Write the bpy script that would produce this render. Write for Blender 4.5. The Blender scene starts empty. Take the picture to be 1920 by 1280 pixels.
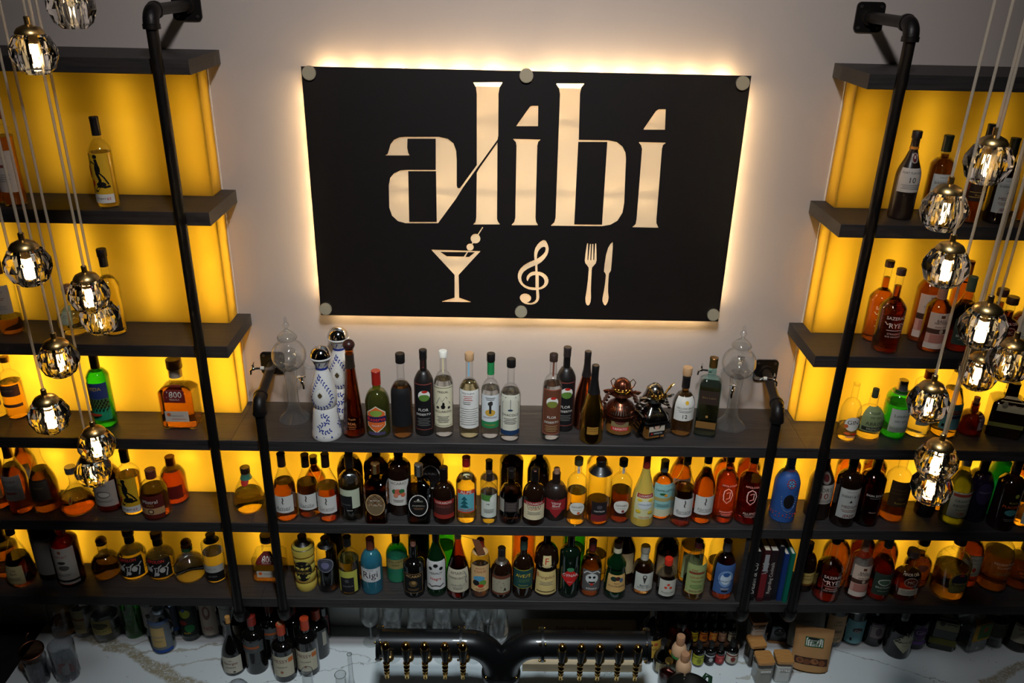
import bpy, math, random
from mathutils import Vector, Matrix
random.seed(7)
S = bpy.context.scene
COL = S.collection
PI = math.pi
# ---------------- camera ----------------
CAM = Vector((-0.0388, -2.752, 1.4791)); YAW, PITCH, ROLL, FPX = 0.0177, -0.4305, 0.0233, 1554.43
FW = Vector((math.sin(YAW)*math.cos(PITCH), math.cos(YAW)*math.cos(PITCH), math.sin(PITCH)))
R0 = Vector((math.cos(YAW), -math.sin(YAW), 0)); U0 = R0.cross(FW)
RT = R0*math.cos(ROLL)+U0*math.sin(ROLL); UP = -R0*math.sin(ROLL)+U0*math.cos(ROLL)
cd = bpy.data.cameras.new('camera'); cam = bpy.data.objects.new('camera', cd); COL.objects.link(cam)
cd.sensor_width = 36; cd.lens = FPX/1920*36; cd.clip_start = 0.02
cam.matrix_world = Matrix(((RT.x, UP.x, -FW.x, CAM.x), (RT.y, UP.y, -FW.y, CAM.y), (RT.z, UP.z, -FW.z, CAM.z), (0, 0, 0, 1)))
S.camera = cam
# ---------------- world, exposure, room lights ----------------
w = bpy.data.worlds.new('world'); S.world = w; w.use_nodes = True
w.node_tree.nodes['Background'].inputs[0].default_value = (0.75, 0.82, 1, 1)
w.node_tree.nodes['Background'].inputs[1].default_value = 0.05
vs = S.view_settings; S.display_settings.display_device = 'sRGB'
vs.view_transform = 'Standard'; vs.look = 'None'; vs.gamma = 1; vs.use_curve_mapping = False; vs.exposure = 0.0
S.cycles.use_denoising = True
S.cycles.use_adaptive_sampling = True; S.cycles.adaptive_threshold = 0.025
S.cycles.max_bounces = 9; S.cycles.transmission_bounces = 9; S.cycles.transparent_max_bounces = 24
S.cycles.diffuse_bounces = 3; S.cycles.glossy_bounces = 4
S.cycles.sample_clamp_indirect = 6
def area(name, loc, target, sx, sy, power, color, spread=PI):
    l = bpy.data.lights.new(name, 'AREA'); l.shape = 'RECTANGLE'; l.size = sx; l.size_y = sy
    l.energy = power; l.color = color; l.spread = spread
    o = bpy.data.objects.new(name, l); COL.objects.link(o); o.location = loc
    o.rotation_euler = (Vector(target)-Vector(loc)).to_track_quat('-Z', 'Y').to_euler()
    return o
area('ceiling_spot', (0.05, -2.3, 2.75), (0.03, 0, 0.55), 0.20, 0.20, 15, (0.98, 0.96, 0.97), 1.5)
area('room_downlight', (0.0, -1.95, 2.9), (0.05, -0.46, -1.14), 0.4, 0.3, 8.5, (0.78, 0.93, 1), 0.95)
# heights of the shelf tops, depth of the shelves, front of the glowing panels
Z1, Z2, Z3, Z4, Z5, Z6, ZC = 1.2053, 0.7598, 0.3087, -0.050, -0.3996, -0.7506, -1.1408
TH, DEP, PAN = 0.0424, 0.28, 0.090
XL, XR = -0.930, 1.0136
BXL, BXR = -0.977, 1.062
FLOOR = -2.05; CEIL = 3.0
# LED strips behind the amber panels
AMB = (1.0, 0.90, 0.55)
def strip(x, z0, z1, p):
    o = area('led_strip_light', (x, -0.012, (z0+z1)/2), (x, -1, (z0+z1)/2), 0.02, (z1-z0)*0.82, p*(z1-z0)/0.35, AMB)
LEDP = {1: 0.15, 2: 0.31, 3: 1.6, 4: 1.35, 5: 0.25}
rows = {1: (Z2, Z1-TH), 2: (Z3, Z2-TH), 3: (Z4, Z3-TH), 4: (Z5, Z4-TH), 5: (Z6, Z5-TH)}
for k in (1, 2, 3):
    for i, x in enumerate([-1.02, -1.22, -1.45, -1.70, -1.95, 1.105, 1.30, 1.52, 1.76, 2.0]):
        strip(x, *rows[k], LEDP[k]*(0.8, 0.9, 1.35, 0.85, 1.0)[(i+k) % 5]*(1.15 if i%5==0 else 1))
for k in (4, 5):
    for i, x in enumerate([-1.95, -1.7, -1.45, -1.2, -0.97, -0.72, -0.46, -0.2, 0.06, 0.32, 0.58, 0.82, 1.08, 1.32, 1.56, 1.8, 2.04]):
        strip(x, *rows[k], LEDP[k]*(0.7, 1.5, 0.8, 1.1, 0.75, 1.6, 0.9)[(i*3+k) % 7])

# ---------------- helpers ----------------
def ray(px, py):
    return FW + RT*((px-960)/FPX) + UP*((640-py)/FPX)
def at_z(px, py, z):
    d = ray(px, py); return CAM + d*((z-CAM.z)/d.z)
def at_y(px, py, y):
    d = ray(px, py); return CAM + d*((y-CAM.y)/d.y)
def dist(p): return (Vector(p)-CAM).dot(FW)
def topx(p):
    d = Vector(p)-CAM; z = d.dot(FW); return 960+FPX*d.dot(RT)/z, 640-FPX*d.dot(UP)/z
def srgb(c):
    return tuple((x/12.92 if x <= 0.04045 else ((x+0.055)/1.055)**2.4) for x in [v/255 for v in c])
MC = {}
def M(name, col=(128, 128, 128), rough=0.5, metal=0.0, spec=0.5, trans=0.0, ior=1.45, emit=None, es=0.0, coat=0.0, bump=0.0, bscale=60, lin=False):
    key = (name, col, rough, metal, spec, trans, ior, emit, es, coat)
    if key in MC: return MC[key]
    m = bpy.data.materials.new(name); m.use_nodes = True; MC[key] = m
    n = m.node_tree.nodes; b = n['Principled BSDF']
    c = col if lin else srgb(col)
    b.inputs['Base Color'].default_value = (*c, 1); b.inputs['Roughness'].default_value = rough
    b.inputs['Metallic'].default_value = metal; b.inputs['Specular IOR Level'].default_value = spec
    b.inputs['Transmission Weight'].default_value = trans; b.inputs['IOR'].default_value = ior
    b.inputs['Coat Weight'].default_value = coat
    if emit: b.inputs['Emission Color'].default_value = (*emit, 1); b.inputs['Emission Strength'].default_value = es
    if bump:
        t = n.new('ShaderNodeTexNoise'); t.inputs['Scale'].default_value = bscale; t.inputs['Detail'].default_value = 6
        tc = n.new('ShaderNodeTexCoord'); bu = n.new('ShaderNodeBump'); bu.inputs['Strength'].default_value = bump; bu.inputs['Distance'].default_value = 0.004
        L = m.node_tree.links; L.new(tc.outputs['Object'], t.inputs['Vector']); L.new(t.outputs['Fac'], bu.inputs['Height']); L.new(bu.outputs['Normal'], b.inputs['Normal'])
    return m
def thin(name, tint, edge=None, rough=0.02, diff=0.0):
    """thin-walled glass: see-through tint that deepens where the wall is seen edge on, with a clear reflection;
    diff is the share of light that cloudy glass or its contents scatter"""
    key = ('thin', name, tint)
    if key in MC: return MC[key]
    m = bpy.data.materials.new(name); m.use_nodes = True; MC[key] = m
    nt = m.node_tree; n = nt.nodes; L = nt.links
    for x in list(n): n.remove(x)
    out = n.new('ShaderNodeOutputMaterial'); tr = n.new('ShaderNodeBsdfTransparent'); gl = n.new('ShaderNodeBsdfGlossy')
    gl.inputs['Roughness'].default_value = rough; gl.inputs['Color'].default_value = (1, 1, 1, 1)
    lw = n.new('ShaderNodeLayerWeight'); lw.inputs['Blend'].default_value = 0.5
    pw = n.new('ShaderNodeMath'); pw.operation = 'POWER'; pw.inputs[1].default_value = 3.2
    mc = n.new('ShaderNodeMix'); mc.data_type = 'RGBA'
    e = edge or tuple(x*0.35 for x in tint)
    mc.inputs[6].default_value = (*tint, 1); mc.inputs[7].default_value = (*e, 1)
    fr = n.new('ShaderNodeMath'); fr.operation = 'MULTIPLY_ADD'; fr.inputs[1].default_value = 0.8; fr.inputs[2].default_value = 0.04
    ms = n.new('ShaderNodeMixShader')
    L.new(lw.outputs['Facing'], pw.inputs[0]); L.new(pw.outputs[0], mc.inputs[0]); L.new(mc.outputs[2], tr.inputs['Color']); L.new(pw.outputs[0], fr.inputs[0])
    base = tr.outputs[0]
    if diff:
        df = n.new('ShaderNodeBsdfDiffuse'); df.inputs['Color'].default_value = (*tint, 1); tl = n.new('ShaderNodeBsdfTranslucent'); tl.inputs['Color'].default_value = (*tint, 1)
        a = n.new('ShaderNodeMixShader'); b2 = n.new('ShaderNodeMixShader'); b2.inputs[0].default_value = diff
        L.new(df.outputs[0], a.inputs[1]); L.new(tl.outputs[0], a.inputs[2]); L.new(tr.outputs[0], b2.inputs[1]); L.new(a.outputs[0], b2.inputs[2]); base = b2.outputs[0]
    L.new(fr.outputs[0], ms.inputs[0]); L.new(base, ms.inputs[1]); L.new(gl.outputs[0], ms.inputs[2]); L.new(ms.outputs[0], out.inputs[0])
    return m
class MB:
    def __init__(s): s.v = []; s.f = []; s.m = []; s.s = []; s.mats = []
    def mi(s, mat):
        if mat not in s.mats: s.mats.append(mat)
        return s.mats.index(mat)
    def add(s, vs_, fs, mat, smooth=True):
        o = len(s.v); s.v += [tuple(v) for v in vs_]; k = s.mi(mat)
        for f in fs: s.f.append([i+o for i in f]); s.m.append(k); s.s.append(smooth)
    def box(s, x0, x1, y0, y1, z0, z1, mat, bev=0.0):
        vs_ = [(x, y, z) for z in (z0, z1) for y in (y0, y1) for x in (x0, x1)]
        s.add(vs_, [(0, 2, 3, 1), (4, 5, 7, 6), (0, 1, 5, 4), (2, 6, 7, 3), (0, 4, 6, 2), (1, 3, 7, 5)], mat, False)
    def rbox(s, cx, cy, z0, z1, hx, hy, r, mat, n=5, smooth=False):
        """box with rounded vertical corners"""
        pts = []
        for (sx, sy, a0) in ((1, 1, 0), (-1, 1, PI/2), (-1, -1, PI), (1, -1, 1.5*PI)):
            for i in range(n+1):
                a = a0+PI/2*i/n; pts.append((cx+sx*(hx-r)+r*math.cos(a), cy+sy*(hy-r)+r*math.sin(a)))
        s.prism(pts, z0, z1, mat, smooth)
    def prism(s, pts, z0, z1, mat, smooth=False):
        n = len(pts); vs_ = [(x, y, z0) for x, y in pts]+[(x, y, z1) for x, y in pts]
        s.add(vs_, [tuple(range(n))[::-1], tuple(range(n, 2*n))]+[(i, (i+1) % n, n+(i+1) % n, n+i) for i in range(n)], mat, smooth)
    def lathe(s, prof, mat, seg=28, c=(0, 0, 0), sq=0.0, dep=1.0, smooth=True, rot=0.0, axis=None, closed=False):
        """prof: (r, z) list, sq 0 round .. 1 square; axis maps local z"""
        A = axis or Matrix.Identity(3); vs_ = []; fs = []
        for (r, z) in prof:
            for i in range(seg):
                a = 2*PI*(i+0.5)/seg+rot
                if sq:
                    e = 2+sq*14; ca, sa = math.cos(a), math.sin(a)
                    k = (abs(ca)**e+abs(sa)**e)**(-1/e); x, y = r*ca*k, r*sa*k*dep
                else: x, y = r*math.cos(a), r*math.sin(a)*dep
                p = A @ Vector((x, y, z)); vs_.append((p.x+c[0], p.y+c[1], p.z+c[2]))
        n = len(prof)
        for j in range(n-1):
            for i in range(seg):
                a, b = j*seg+i, j*seg+(i+1) % seg; fs.append((a, b, b+seg, a+seg))
        if closed:
            for i in range(seg):
                a, b = (n-1)*seg+i, (n-1)*seg+(i+1) % seg; fs.append((a, b, (i+1) % seg, i))
        else:
            if prof[0][0] > 1e-6: fs.append(tuple(range(seg))[::-1])
            if prof[-1][0] > 1e-6: fs.append(tuple(range((n-1)*seg, n*seg)))
        s.add(vs_, fs, mat, smooth)
    def tube(s, pts, r, mat, seg=12, smooth=True, cap=True, flat=1.0):
        pts = [Vector(p) for p in pts]; n = len(pts); rr = r if isinstance(r, (list, tuple)) else [r]*n
        vs_ = []; up = None
        for i, p in enumerate(pts):
            t = (pts[min(i+1, n-1)]-pts[max(i-1, 0)]).normalized()
            if up is None:
                up = Vector((0, 0, 1)) if abs(t.z) < 0.9 else Vector((1, 0, 0))
            x = t.cross(up).normalized(); y = x.cross(t).normalized(); up = y
            for k in range(seg):
                a = 2*PI*k/seg; vs_.append(p+x*(rr[i]*math.cos(a))+y*(rr[i]*math.sin(a)*flat))
        fs = [(j*seg+i, j*seg+(i+1) % seg, (j+1)*seg+(i+1) % seg, (j+1)*seg+i) for j in range(n-1) for i in range(seg)]
        if cap: fs += [tuple(range(seg))[::-1], tuple(range((n-1)*seg, n*seg))]
        s.add(vs_, fs, mat, smooth)
    def cyl(s, a, b, r, mat, seg=20, smooth=True): s.tube([a, b], r, mat, seg, smooth)
    def sphere(s, c, r, mat, seg=16, rings=10, sx=1, sy=1, sz=1):
        pr = [(max(r*math.sin(PI*j/rings), 1e-7), -r*math.cos(PI*j/rings)*sz) for j in range(rings+1)]
        vs0 = len(s.v); s.lathe(pr, mat, seg, c)
        if sx != 1 or sy != 1:
            for i in range(vs0, len(s.v)):
                x, y, z = s.v[i]; s.v[i] = (c[0]+(x-c[0])*sx, c[1]+(y-c[1])*sy, z)
    def mesh(s, name):
        me = bpy.data.meshes.new(name); me.from_pydata(s.v, [], s.f)
        for m in s.mats: me.materials.append(m)
        me.polygons.foreach_set('material_index', s.m); me.polygons.foreach_set('use_smooth', s.s); me.update()
        return me
    def obj(s, name, parent=None, loc=None, autos=True):
        me = s.mesh(name)
        if autos and any(s.s):
            try: me.set_sharp_from_angle(angle=math.radians(38))
            except Exception: pass
        o = bpy.data.objects.new(name, me); COL.objects.link(o)
        if parent: o.parent = parent
        if loc: o.location = loc
        return o
def empty(name, loc=(0, 0, 0), rz=0):
    o = bpy.data.objects.new(name, None); COL.objects.link(o); o.location = loc; o.rotation_euler = (0, 0, rz); o.empty_display_size = 0.05
    return o
LABELS = {}
def tag(o, label, cat, group=None):
    o['label'] = label; o['category'] = cat
    if group: o['group'] = group
    LABELS.setdefault(label, []).append(o.name)
    return o
def struct(o): o['kind'] = 'structure'; return o
def fill2d(polys, depth, name='shape'):
    """even-odd filled flat outlines in x,z, thickness depth towards +y; returns verts, faces"""
    cu = bpy.data.curves.new(name, 'CURVE'); cu.dimensions = '2D'; cu.fill_mode = 'BOTH' if depth else 'FRONT'; cu.extrude = depth/2
    for p in polys:
        sp = cu.splines.new('POLY'); sp.points.add(len(p)-1); sp.use_cyclic_u = True
        for i, (x, z) in enumerate(p): sp.points[i].co = (x, z, 0, 1)
    o = bpy.data.objects.new(name, cu); COL.objects.link(o)
    dg = bpy.context.evaluated_depsgraph_get(); me = bpy.data.meshes.new_from_object(o.evaluated_get(dg))
    vs_ = [(v.co.x, v.co.z, v.co.y) for v in me.vertices]; fs = [tuple(f.vertices)[::-1] for f in me.polygons]
    bpy.data.objects.remove(o); bpy.data.curves.remove(cu); bpy.data.meshes.remove(me)
    return vs_, fs

# ---------------- materials of the place ----------------
def wall_mat():
    m = M('painted_plaster', (176, 165, 158), 0.75, spec=0.25); n = m.node_tree.nodes; L = m.node_tree.links; b = n['Principled BSDF']
    tc = n.new('ShaderNodeTexCoord'); t = n.new('ShaderNodeTexNoise'); t.inputs['Scale'].default_value = 3.5; t.inputs['Detail'].default_value = 5
    t2 = n.new('ShaderNodeTexNoise'); t2.inputs['Scale'].default_value = 260; t2.inputs['Detail'].default_value = 3
    ad = n.new('ShaderNodeMath'); ad.operation = 'MULTIPLY_ADD'; ad.inputs[1].default_value = 0.12
    bu = n.new('ShaderNodeBump'); bu.inputs['Strength'].default_value = 0.25; bu.inputs['Distance'].default_value = 0.006
    L.new(tc.outputs['Object'], t.inputs['Vector']); L.new(tc.outputs['Object'], t2.inputs['Vector'])
    L.new(t2.outputs['Fac'], ad.inputs[0]); L.new(t.outputs['Fac'], ad.inputs[2]); L.new(ad.outputs[0], bu.inputs['Height']); L.new(bu.outputs['Normal'], b.inputs['Normal'])
    return m
def marble_mat():
    m = M('veined_white_marble', (188, 194, 196), 0.16, spec=0.5); n = m.node_tree.nodes; L = m.node_tree.links; b = n['Principled BSDF']
    tc = n.new('ShaderNodeTexCoord'); col = None
    def math_(op, a, b_=None, c=None):
        x = n.new('ShaderNodeMath'); x.operation = op
        for i, v in enumerate((a, b_, c)):
            if v is None: continue
            if isinstance(v, (int, float)): x.inputs[i].default_value = v
            else: L.new(v, x.inputs[i])
        return x.outputs[0]
    def noise(sc, det=6, dist=0.0, rough=0.55, off=0):
        mp = n.new('ShaderNodeMapping'); mp.inputs['Location'].default_value = (off, off, off); L.new(tc.outputs['Object'], mp.inputs[0])
        t = n.new('ShaderNodeTexNoise'); t.inputs['Scale'].default_value = sc; t.inputs['Detail'].default_value = det; t.inputs['Distortion'].default_value = dist; t.inputs['Roughness'].default_value = rough
        L.new(mp.outputs[0], t.inputs['Vector']); return t.outputs['Fac']
    def mix(fac, c0, c1):
        x = n.new('ShaderNodeMix'); x.data_type = 'RGBA'; L.new(fac, x.inputs[0])
        for k, c in ((6, c0), (7, c1)):
            if isinstance(c, tuple): x.inputs[k].default_value = (*srgb(c), 1)
            else: L.new(c, x.inputs[k])
        return x.outputs[2]
    sx = n.new('ShaderNodeSeparateXYZ'); L.new(tc.outputs['Object'], sx.inputs[0]); X, Y = sx.outputs[0], sx.outputs[1]
    base = mix(noise(2.2, 3), (196, 202, 204), (214, 219, 220))
    # long veins: (x0, y0, x1, y1, half width, wobble, tan strength)
    warp = noise(5.5, 7, 0.6, 0.6); warp2 = noise(11, 7, 0.4, 0.62, 3.1); fine = noise(42, 8, 2.2, 0.7, 1.3)
    for (x0, y0, x1, y1, hw, wob, st, wp) in ((-1.78, -.06, -1.16, -.36, .032, .11, .95, warp), (-1.52, -.19, -1.02, -.09, .007, .10, .6, warp2), (-1.60, -.13, -1.20, -.06, .006, .10, .6, warp2), (-1.35, -.25, -.95, -.16, .006, .08, .5, warp2),
            (.86, -.16, 1.10, -.24, .010, .10, .6, warp2), (.95, -.28, 1.3, -.22, .006, .08, .5, warp2), (1.25, -.05, 2.1, -.42, .0022, .07, .75, warp2), (1.95, -.30, 2.3, -.15, .03, .12, .9, warp), (-.85, -.10, -.55, -.20, .004, .10, .5, warp2), (-1.2, -.40, -.5, -.20, .002, .09, .7, warp2), (.0, -.55, .6, -.15, .002, .09, .7, warp2)):
        dx, dy = x1-x0, y1-y0; ln = math.hypot(dx, dy); nx, ny = -dy/ln, dx/ln
        d = math_('ADD', math_('MULTIPLY', X, nx), math_('MULTIPLY_ADD', Y, ny, -(x0*nx+y0*ny)))
        d = math_('ADD', d, math_('MULTIPLY', math_('SUBTRACT', wp, .5), wob)); d = math_('ABSOLUTE', d)
        t = math_('ADD', math_('MULTIPLY', X, dx/ln), math_('MULTIPLY_ADD', Y, dy/ln, -(x0*dx+y0*dy)/ln)); t = math_('DIVIDE', t, ln)
        inside = math_('MULTIPLY', math_('GREATER_THAN', t, -.02), math_('LESS_THAN', t, 1.02))
        f = math_('SUBTRACT', 1.0, math_('DIVIDE', d, hw)); f = math_('MULTIPLY', math_('MAXIMUM', f, 0.0), inside)
        f = math_('MINIMUM', math_('MULTIPLY', f, 2.5), 1.0)
        if hw > .02: f = math_('MULTIPLY', f, math_('MINIMUM', math_('MULTIPLY', math_('MAXIMUM', math_('SUBTRACT', fine, .34), 0.0), 5.0), 1.0))
        base = mix(math_('MULTIPLY', f, st), base, mix(fine, (104, 90, 62), (170, 158, 128)) if hw > .004 else (120, 122, 120))
    sp = math_('MULTIPLY', math_('GREATER_THAN', noise(46, 3, 1.4, .5, 7), .70), math_('GREATER_THAN', noise(4, 2, 0, .5, 9), .52))
    base = mix(math_('MULTIPLY', sp, .8), base, (70, 72, 76)); L.new(base, b.inputs['Base Color'])
    return m
def shelf_mat():
    m = M('black_stained_wood', (52, 47, 46), 0.55, spec=0.35); n = m.node_tree.nodes; L = m.node_tree.links; b = n['Principled BSDF']
    tc = n.new('ShaderNodeTexCoord'); mp = n.new('ShaderNodeMapping'); mp.inputs['Scale'].default_value = (1.2, 26, 26)
    t = n.new('ShaderNodeTexNoise'); t.inputs['Scale'].default_value = 5; t.inputs['Detail'].default_value = 7
    cr = n.new('ShaderNodeValToRGB'); cr.color_ramp.elements[0].position = 0.3; cr.color_ramp.elements[0].color = (*srgb((36, 33, 33)), 1); cr.color_ramp.elements[1].position = 0.75; cr.color_ramp.elements[1].color = (*srgb((54, 50, 49)), 1)
    bu = n.new('ShaderNodeBump'); bu.inputs['Strength'].default_value = 0.2; bu.inputs['Distance'].default_value = 0.002
    L.new(tc.outputs['Object'], mp.inputs['Vector']); L.new(mp.outputs['Vector'], t.inputs['Vector']); L.new(t.outputs['Fac'], cr.inputs['Fac']); L.new(cr.outputs['Color'], b.inputs['Base Color'])
    L.new(t.outputs['Fac'], bu.inputs['Height']); L.new(bu.outputs['Normal'], b.inputs['Normal'])
    return m
def panel_mat():
    m = bpy.data.materials.new('amber_acrylic'); m.use_nodes = True; nt = m.node_tree; n = nt.nodes; L = nt.links
    for x in list(n): n.remove(x)
    out = n.new('ShaderNodeOutputMaterial'); tr = n.new('ShaderNodeBsdfTranslucent'); tr.inputs['Color'].default_value = (0.97, 0.71, 0.16, 1)
    df = n.new('ShaderNodeBsdfDiffuse'); df.inputs['Color'].default_value = (0.45, 0.30, 0.05, 1)
    gl = n.new('ShaderNodeBsdfGlossy'); gl.inputs['Roughness'].default_value = 0.18
    m1 = n.new('ShaderNodeMixShader'); m1.inputs[0].default_value = 0.25; m2 = n.new('ShaderNodeMixShader'); m2.inputs[0].default_value = 0.05
    L.new(tr.outputs[0], m1.inputs[1]); L.new(df.outputs[0], m1.inputs[2]); L.new(m1.outputs[0], m2.inputs[1]); L.new(gl.outputs[0], m2.inputs[2]); L.new(m2.outputs[0], out.inputs[0])
    return m
WALL, MARBLE, SHELF, PANEL = wall_mat(), marble_mat(), shelf_mat(), panel_mat()
IRON = M('black_iron_pipe', (30, 27, 26), 0.42, metal=0.6, bump=0.15, bscale=220)
BRASS = M('brushed_brass', (176, 148, 98), 0.32, metal=1.0)
GOLD = M('polished_gold', (214, 170, 82), 0.14, metal=1.0)
CHROME = M('chrome', (215, 215, 215), 0.08, metal=1.0)
CLEAR = thin('clear_glass', (0.97, 0.98, 0.98), (0.42, 0.43, 0.43))
BLOWN = thin('blown_glass', (0.94, 0.95, 0.95), (0.14, 0.15, 0.15), diff=0.06)
BLACKP = M('black_plastic', (20, 19, 19), 0.35)

# ---------------- room ----------------
b = MB(); b.box(-3.2, 3.3, 0, 0.12, FLOOR, CEIL, WALL); struct(b.obj('wall_back'))
b = MB(); b.box(-3.2, 3.3, -7, 0.12, CEIL, CEIL+0.1, M('ceiling_paint', (60, 58, 58), 0.8)); struct(b.obj('ceiling'))
b = MB(); b.box(-3.2, 3.3, -7, 0.12, FLOOR-0.1, FLOOR, M('dark_floor', (50, 46, 44), 0.5)); struct(b.obj('floor'))
dk = M('dark_wall_paint', (70, 66, 64), 0.8)
b = MB(); b.box(-3.3, -3.2, -7, 0.12, FLOOR, CEIL, dk); struct(b.obj('wall_left'))
b = MB(); b.box(3.3, 3.4, -7, 0.12, FLOOR, CEIL, dk); struct(b.obj('wall_right'))
b = MB(); b.box(-3.3, 3.4, -7.1, -7, FLOOR, CEIL, dk); struct(b.obj('wall_front'))
# marble counter on dark cabinet, marble backsplash
b = MB(); b.box(-1.955, 3.0, -0.62, -0.001, ZC-0.03, ZC, MARBLE); o = b.obj('countertop'); tag(o, 'white marble countertop with tan and grey veins running under the shelves', 'countertop')
b = MB(); b.box(-1.95, 3.0, -0.58, -0.001, FLOOR, ZC-0.0305, M('cabinet_black', (28, 26, 26), 0.5)); o = b.obj('back_bar_cabinet'); tag(o, 'black back bar cabinet below the marble countertop', 'cabinet')
b = MB(); b.box(-1.955, 3.0, -0.012, -0.0005, ZC+0.0005, Z6-TH-0.002, M('pale_backsplash', (178, 178, 172), 0.3)); struct(b.obj('trim_1'))
b = MB(); b.box(-3.19, -1.957, -0.7, -0.002, FLOOR, -1.16, M('cabinet_black', (28, 26, 26), 0.5)); o = b.obj('side_cabinet'); tag(o, 'black side cabinet left of the marble counter end', 'cabinet')

# ---------------- shelves ----------------
def shelf(name, x0, x1, z, label, y1=-DEP, y0=-0.0005, group=None):
    m = MB(); e = 0.0015
    pts = [(y0, z-TH), (y1+e, z-TH), (y1, z-TH+e), (y1, z-e), (y1+e, z), (y0, z)]
    vs_ = [(x0, y, zz) for y, zz in pts]+[(x1, y, zz) for y, zz in pts]; n = 6
    m.add(vs_, [tuple(range(n)), tuple(range(n, 2*n))[::-1]]+[(i, n+i, n+(i+1) % n, (i+1) % n) for i in range(n)], SHELF, False)
    o = m.obj(name); tag(o, label, 'shelf', group); return o
XA, XB = -2.35, 2.45
shelf('wall_shelf', XA, XL, Z1, 'empty black topmost shelf capping the left glowing amber box')
shelf('wall_shelf', XA, XL, Z2, 'black left shelf holding the bottle with yellow dancer label')
shelf('wall_shelf', XA, XL, Z3, 'black left shelf holding the slim clear bottle with black cork, third from top')
shelf('wall_shelf', XR, XB, Z1, 'empty black topmost shelf capping the right glowing amber box')
shelf('wall_shelf', XR, XB, Z2, 'black right shelf holding the dark port bottle numbered 10')
shelf('wall_shelf', XR, XB, Z3, 'black right shelf holding the two rye whiskey bottles')
g = 0.0006
shelf('long_shelf', XA, XL-0.03-g, Z4, 'left section of the long black shelf, below the square tequila bottle')
shelf('long_shelf', XL-0.03+g, XR+0.03-g, Z4, 'middle section of the long black shelf just under the lit sign')
shelf('long_shelf', XR+0.03+g, XB, Z4, 'right section of the long black shelf, under the gin bottles')
shelf('long_shelf', XA, XL-g, Z5, 'left section of the black shelf with the round cognac decanter')
shelf('long_shelf', XL+g, XR-g, Z5, 'middle section of the black shelf crowded with orange and yellow liqueurs')
shelf('long_shelf', XR+g, XB, Z5, 'right section of the black shelf with sherry and absinthe bottles')
shelf('long_shelf', XA, XL-g, Z6, 'left section of the lowest black shelf, with the two skeleton label tequilas')
shelf('long_shelf', XL+g, 0.905-g, Z6, 'middle section of the lowest black shelf, with amaro bottles')
shelf('long_shelf', 0.905+g, XB, Z6, 'right section of the lowest black shelf, carrying books and whiskeys')
m = MB(); m.box(0.892, 0.914, -DEP+0.01, -PAN-0.001, Z6+0.0005, Z5-TH-0.0005, SHELF); tag(m.obj('shelf_divider'), 'black upright divider board left of the standing books', 'divider')

# ---------------- amber light boxes ----------------
def lightbox(x0, x1, z0, z1, side, label):
    r = empty('amber_light_box', ((x0+x1)/2, 0, z0)); ox = -(x0+x1)/2; t = 0.004
    p = MB(); p.box(x0+ox, x1+ox, -PAN, -PAN+t, 0.0008, z1-z0-0.0008, PANEL); p.obj('front_panel', r)
    if side:
        xs = x1 if side > 0 else x0; p = MB(); a, c = sorted((xs+ox-side*t, xs+ox))
        p.box(a, c, -PAN+t, -0.0006, 0.0008, z1-z0-0.0008, PANEL); p.obj('side_panel', r)
        p = MB(); p.box(min(xs+ox, xs+ox+side*0.004), max(xs+ox, xs+ox+side*0.004), -0.004, -0.0006, 0.0008, z1-z0-0.0008, M('white_edge_trim', (200, 190, 180), 0.5)); p.obj('edge_trim', r)
    tag(r, label, 'light box')
lab = {1: 'top', 2: 'second', 3: 'third'}
for k in (1, 2, 3):
    z0, z1 = rows[k]
    lightbox(XA, BXL, z0, z1, 1, 'glowing amber acrylic panel box, %s from the top on the left' % lab[k])
    lightbox(BXR, XB, z0, z1, -1, 'glowing amber acrylic panel box, %s from the top on the right' % lab[k])
for k, nm in ((4, 'long glowing amber panel behind the row of orange liqueurs'), (5, 'long dimmer amber panel behind the lowest shelf of bottles')):
    z0, z1 = rows[k]; lightbox(XA, XB, z0, z1, 0, nm)

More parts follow.
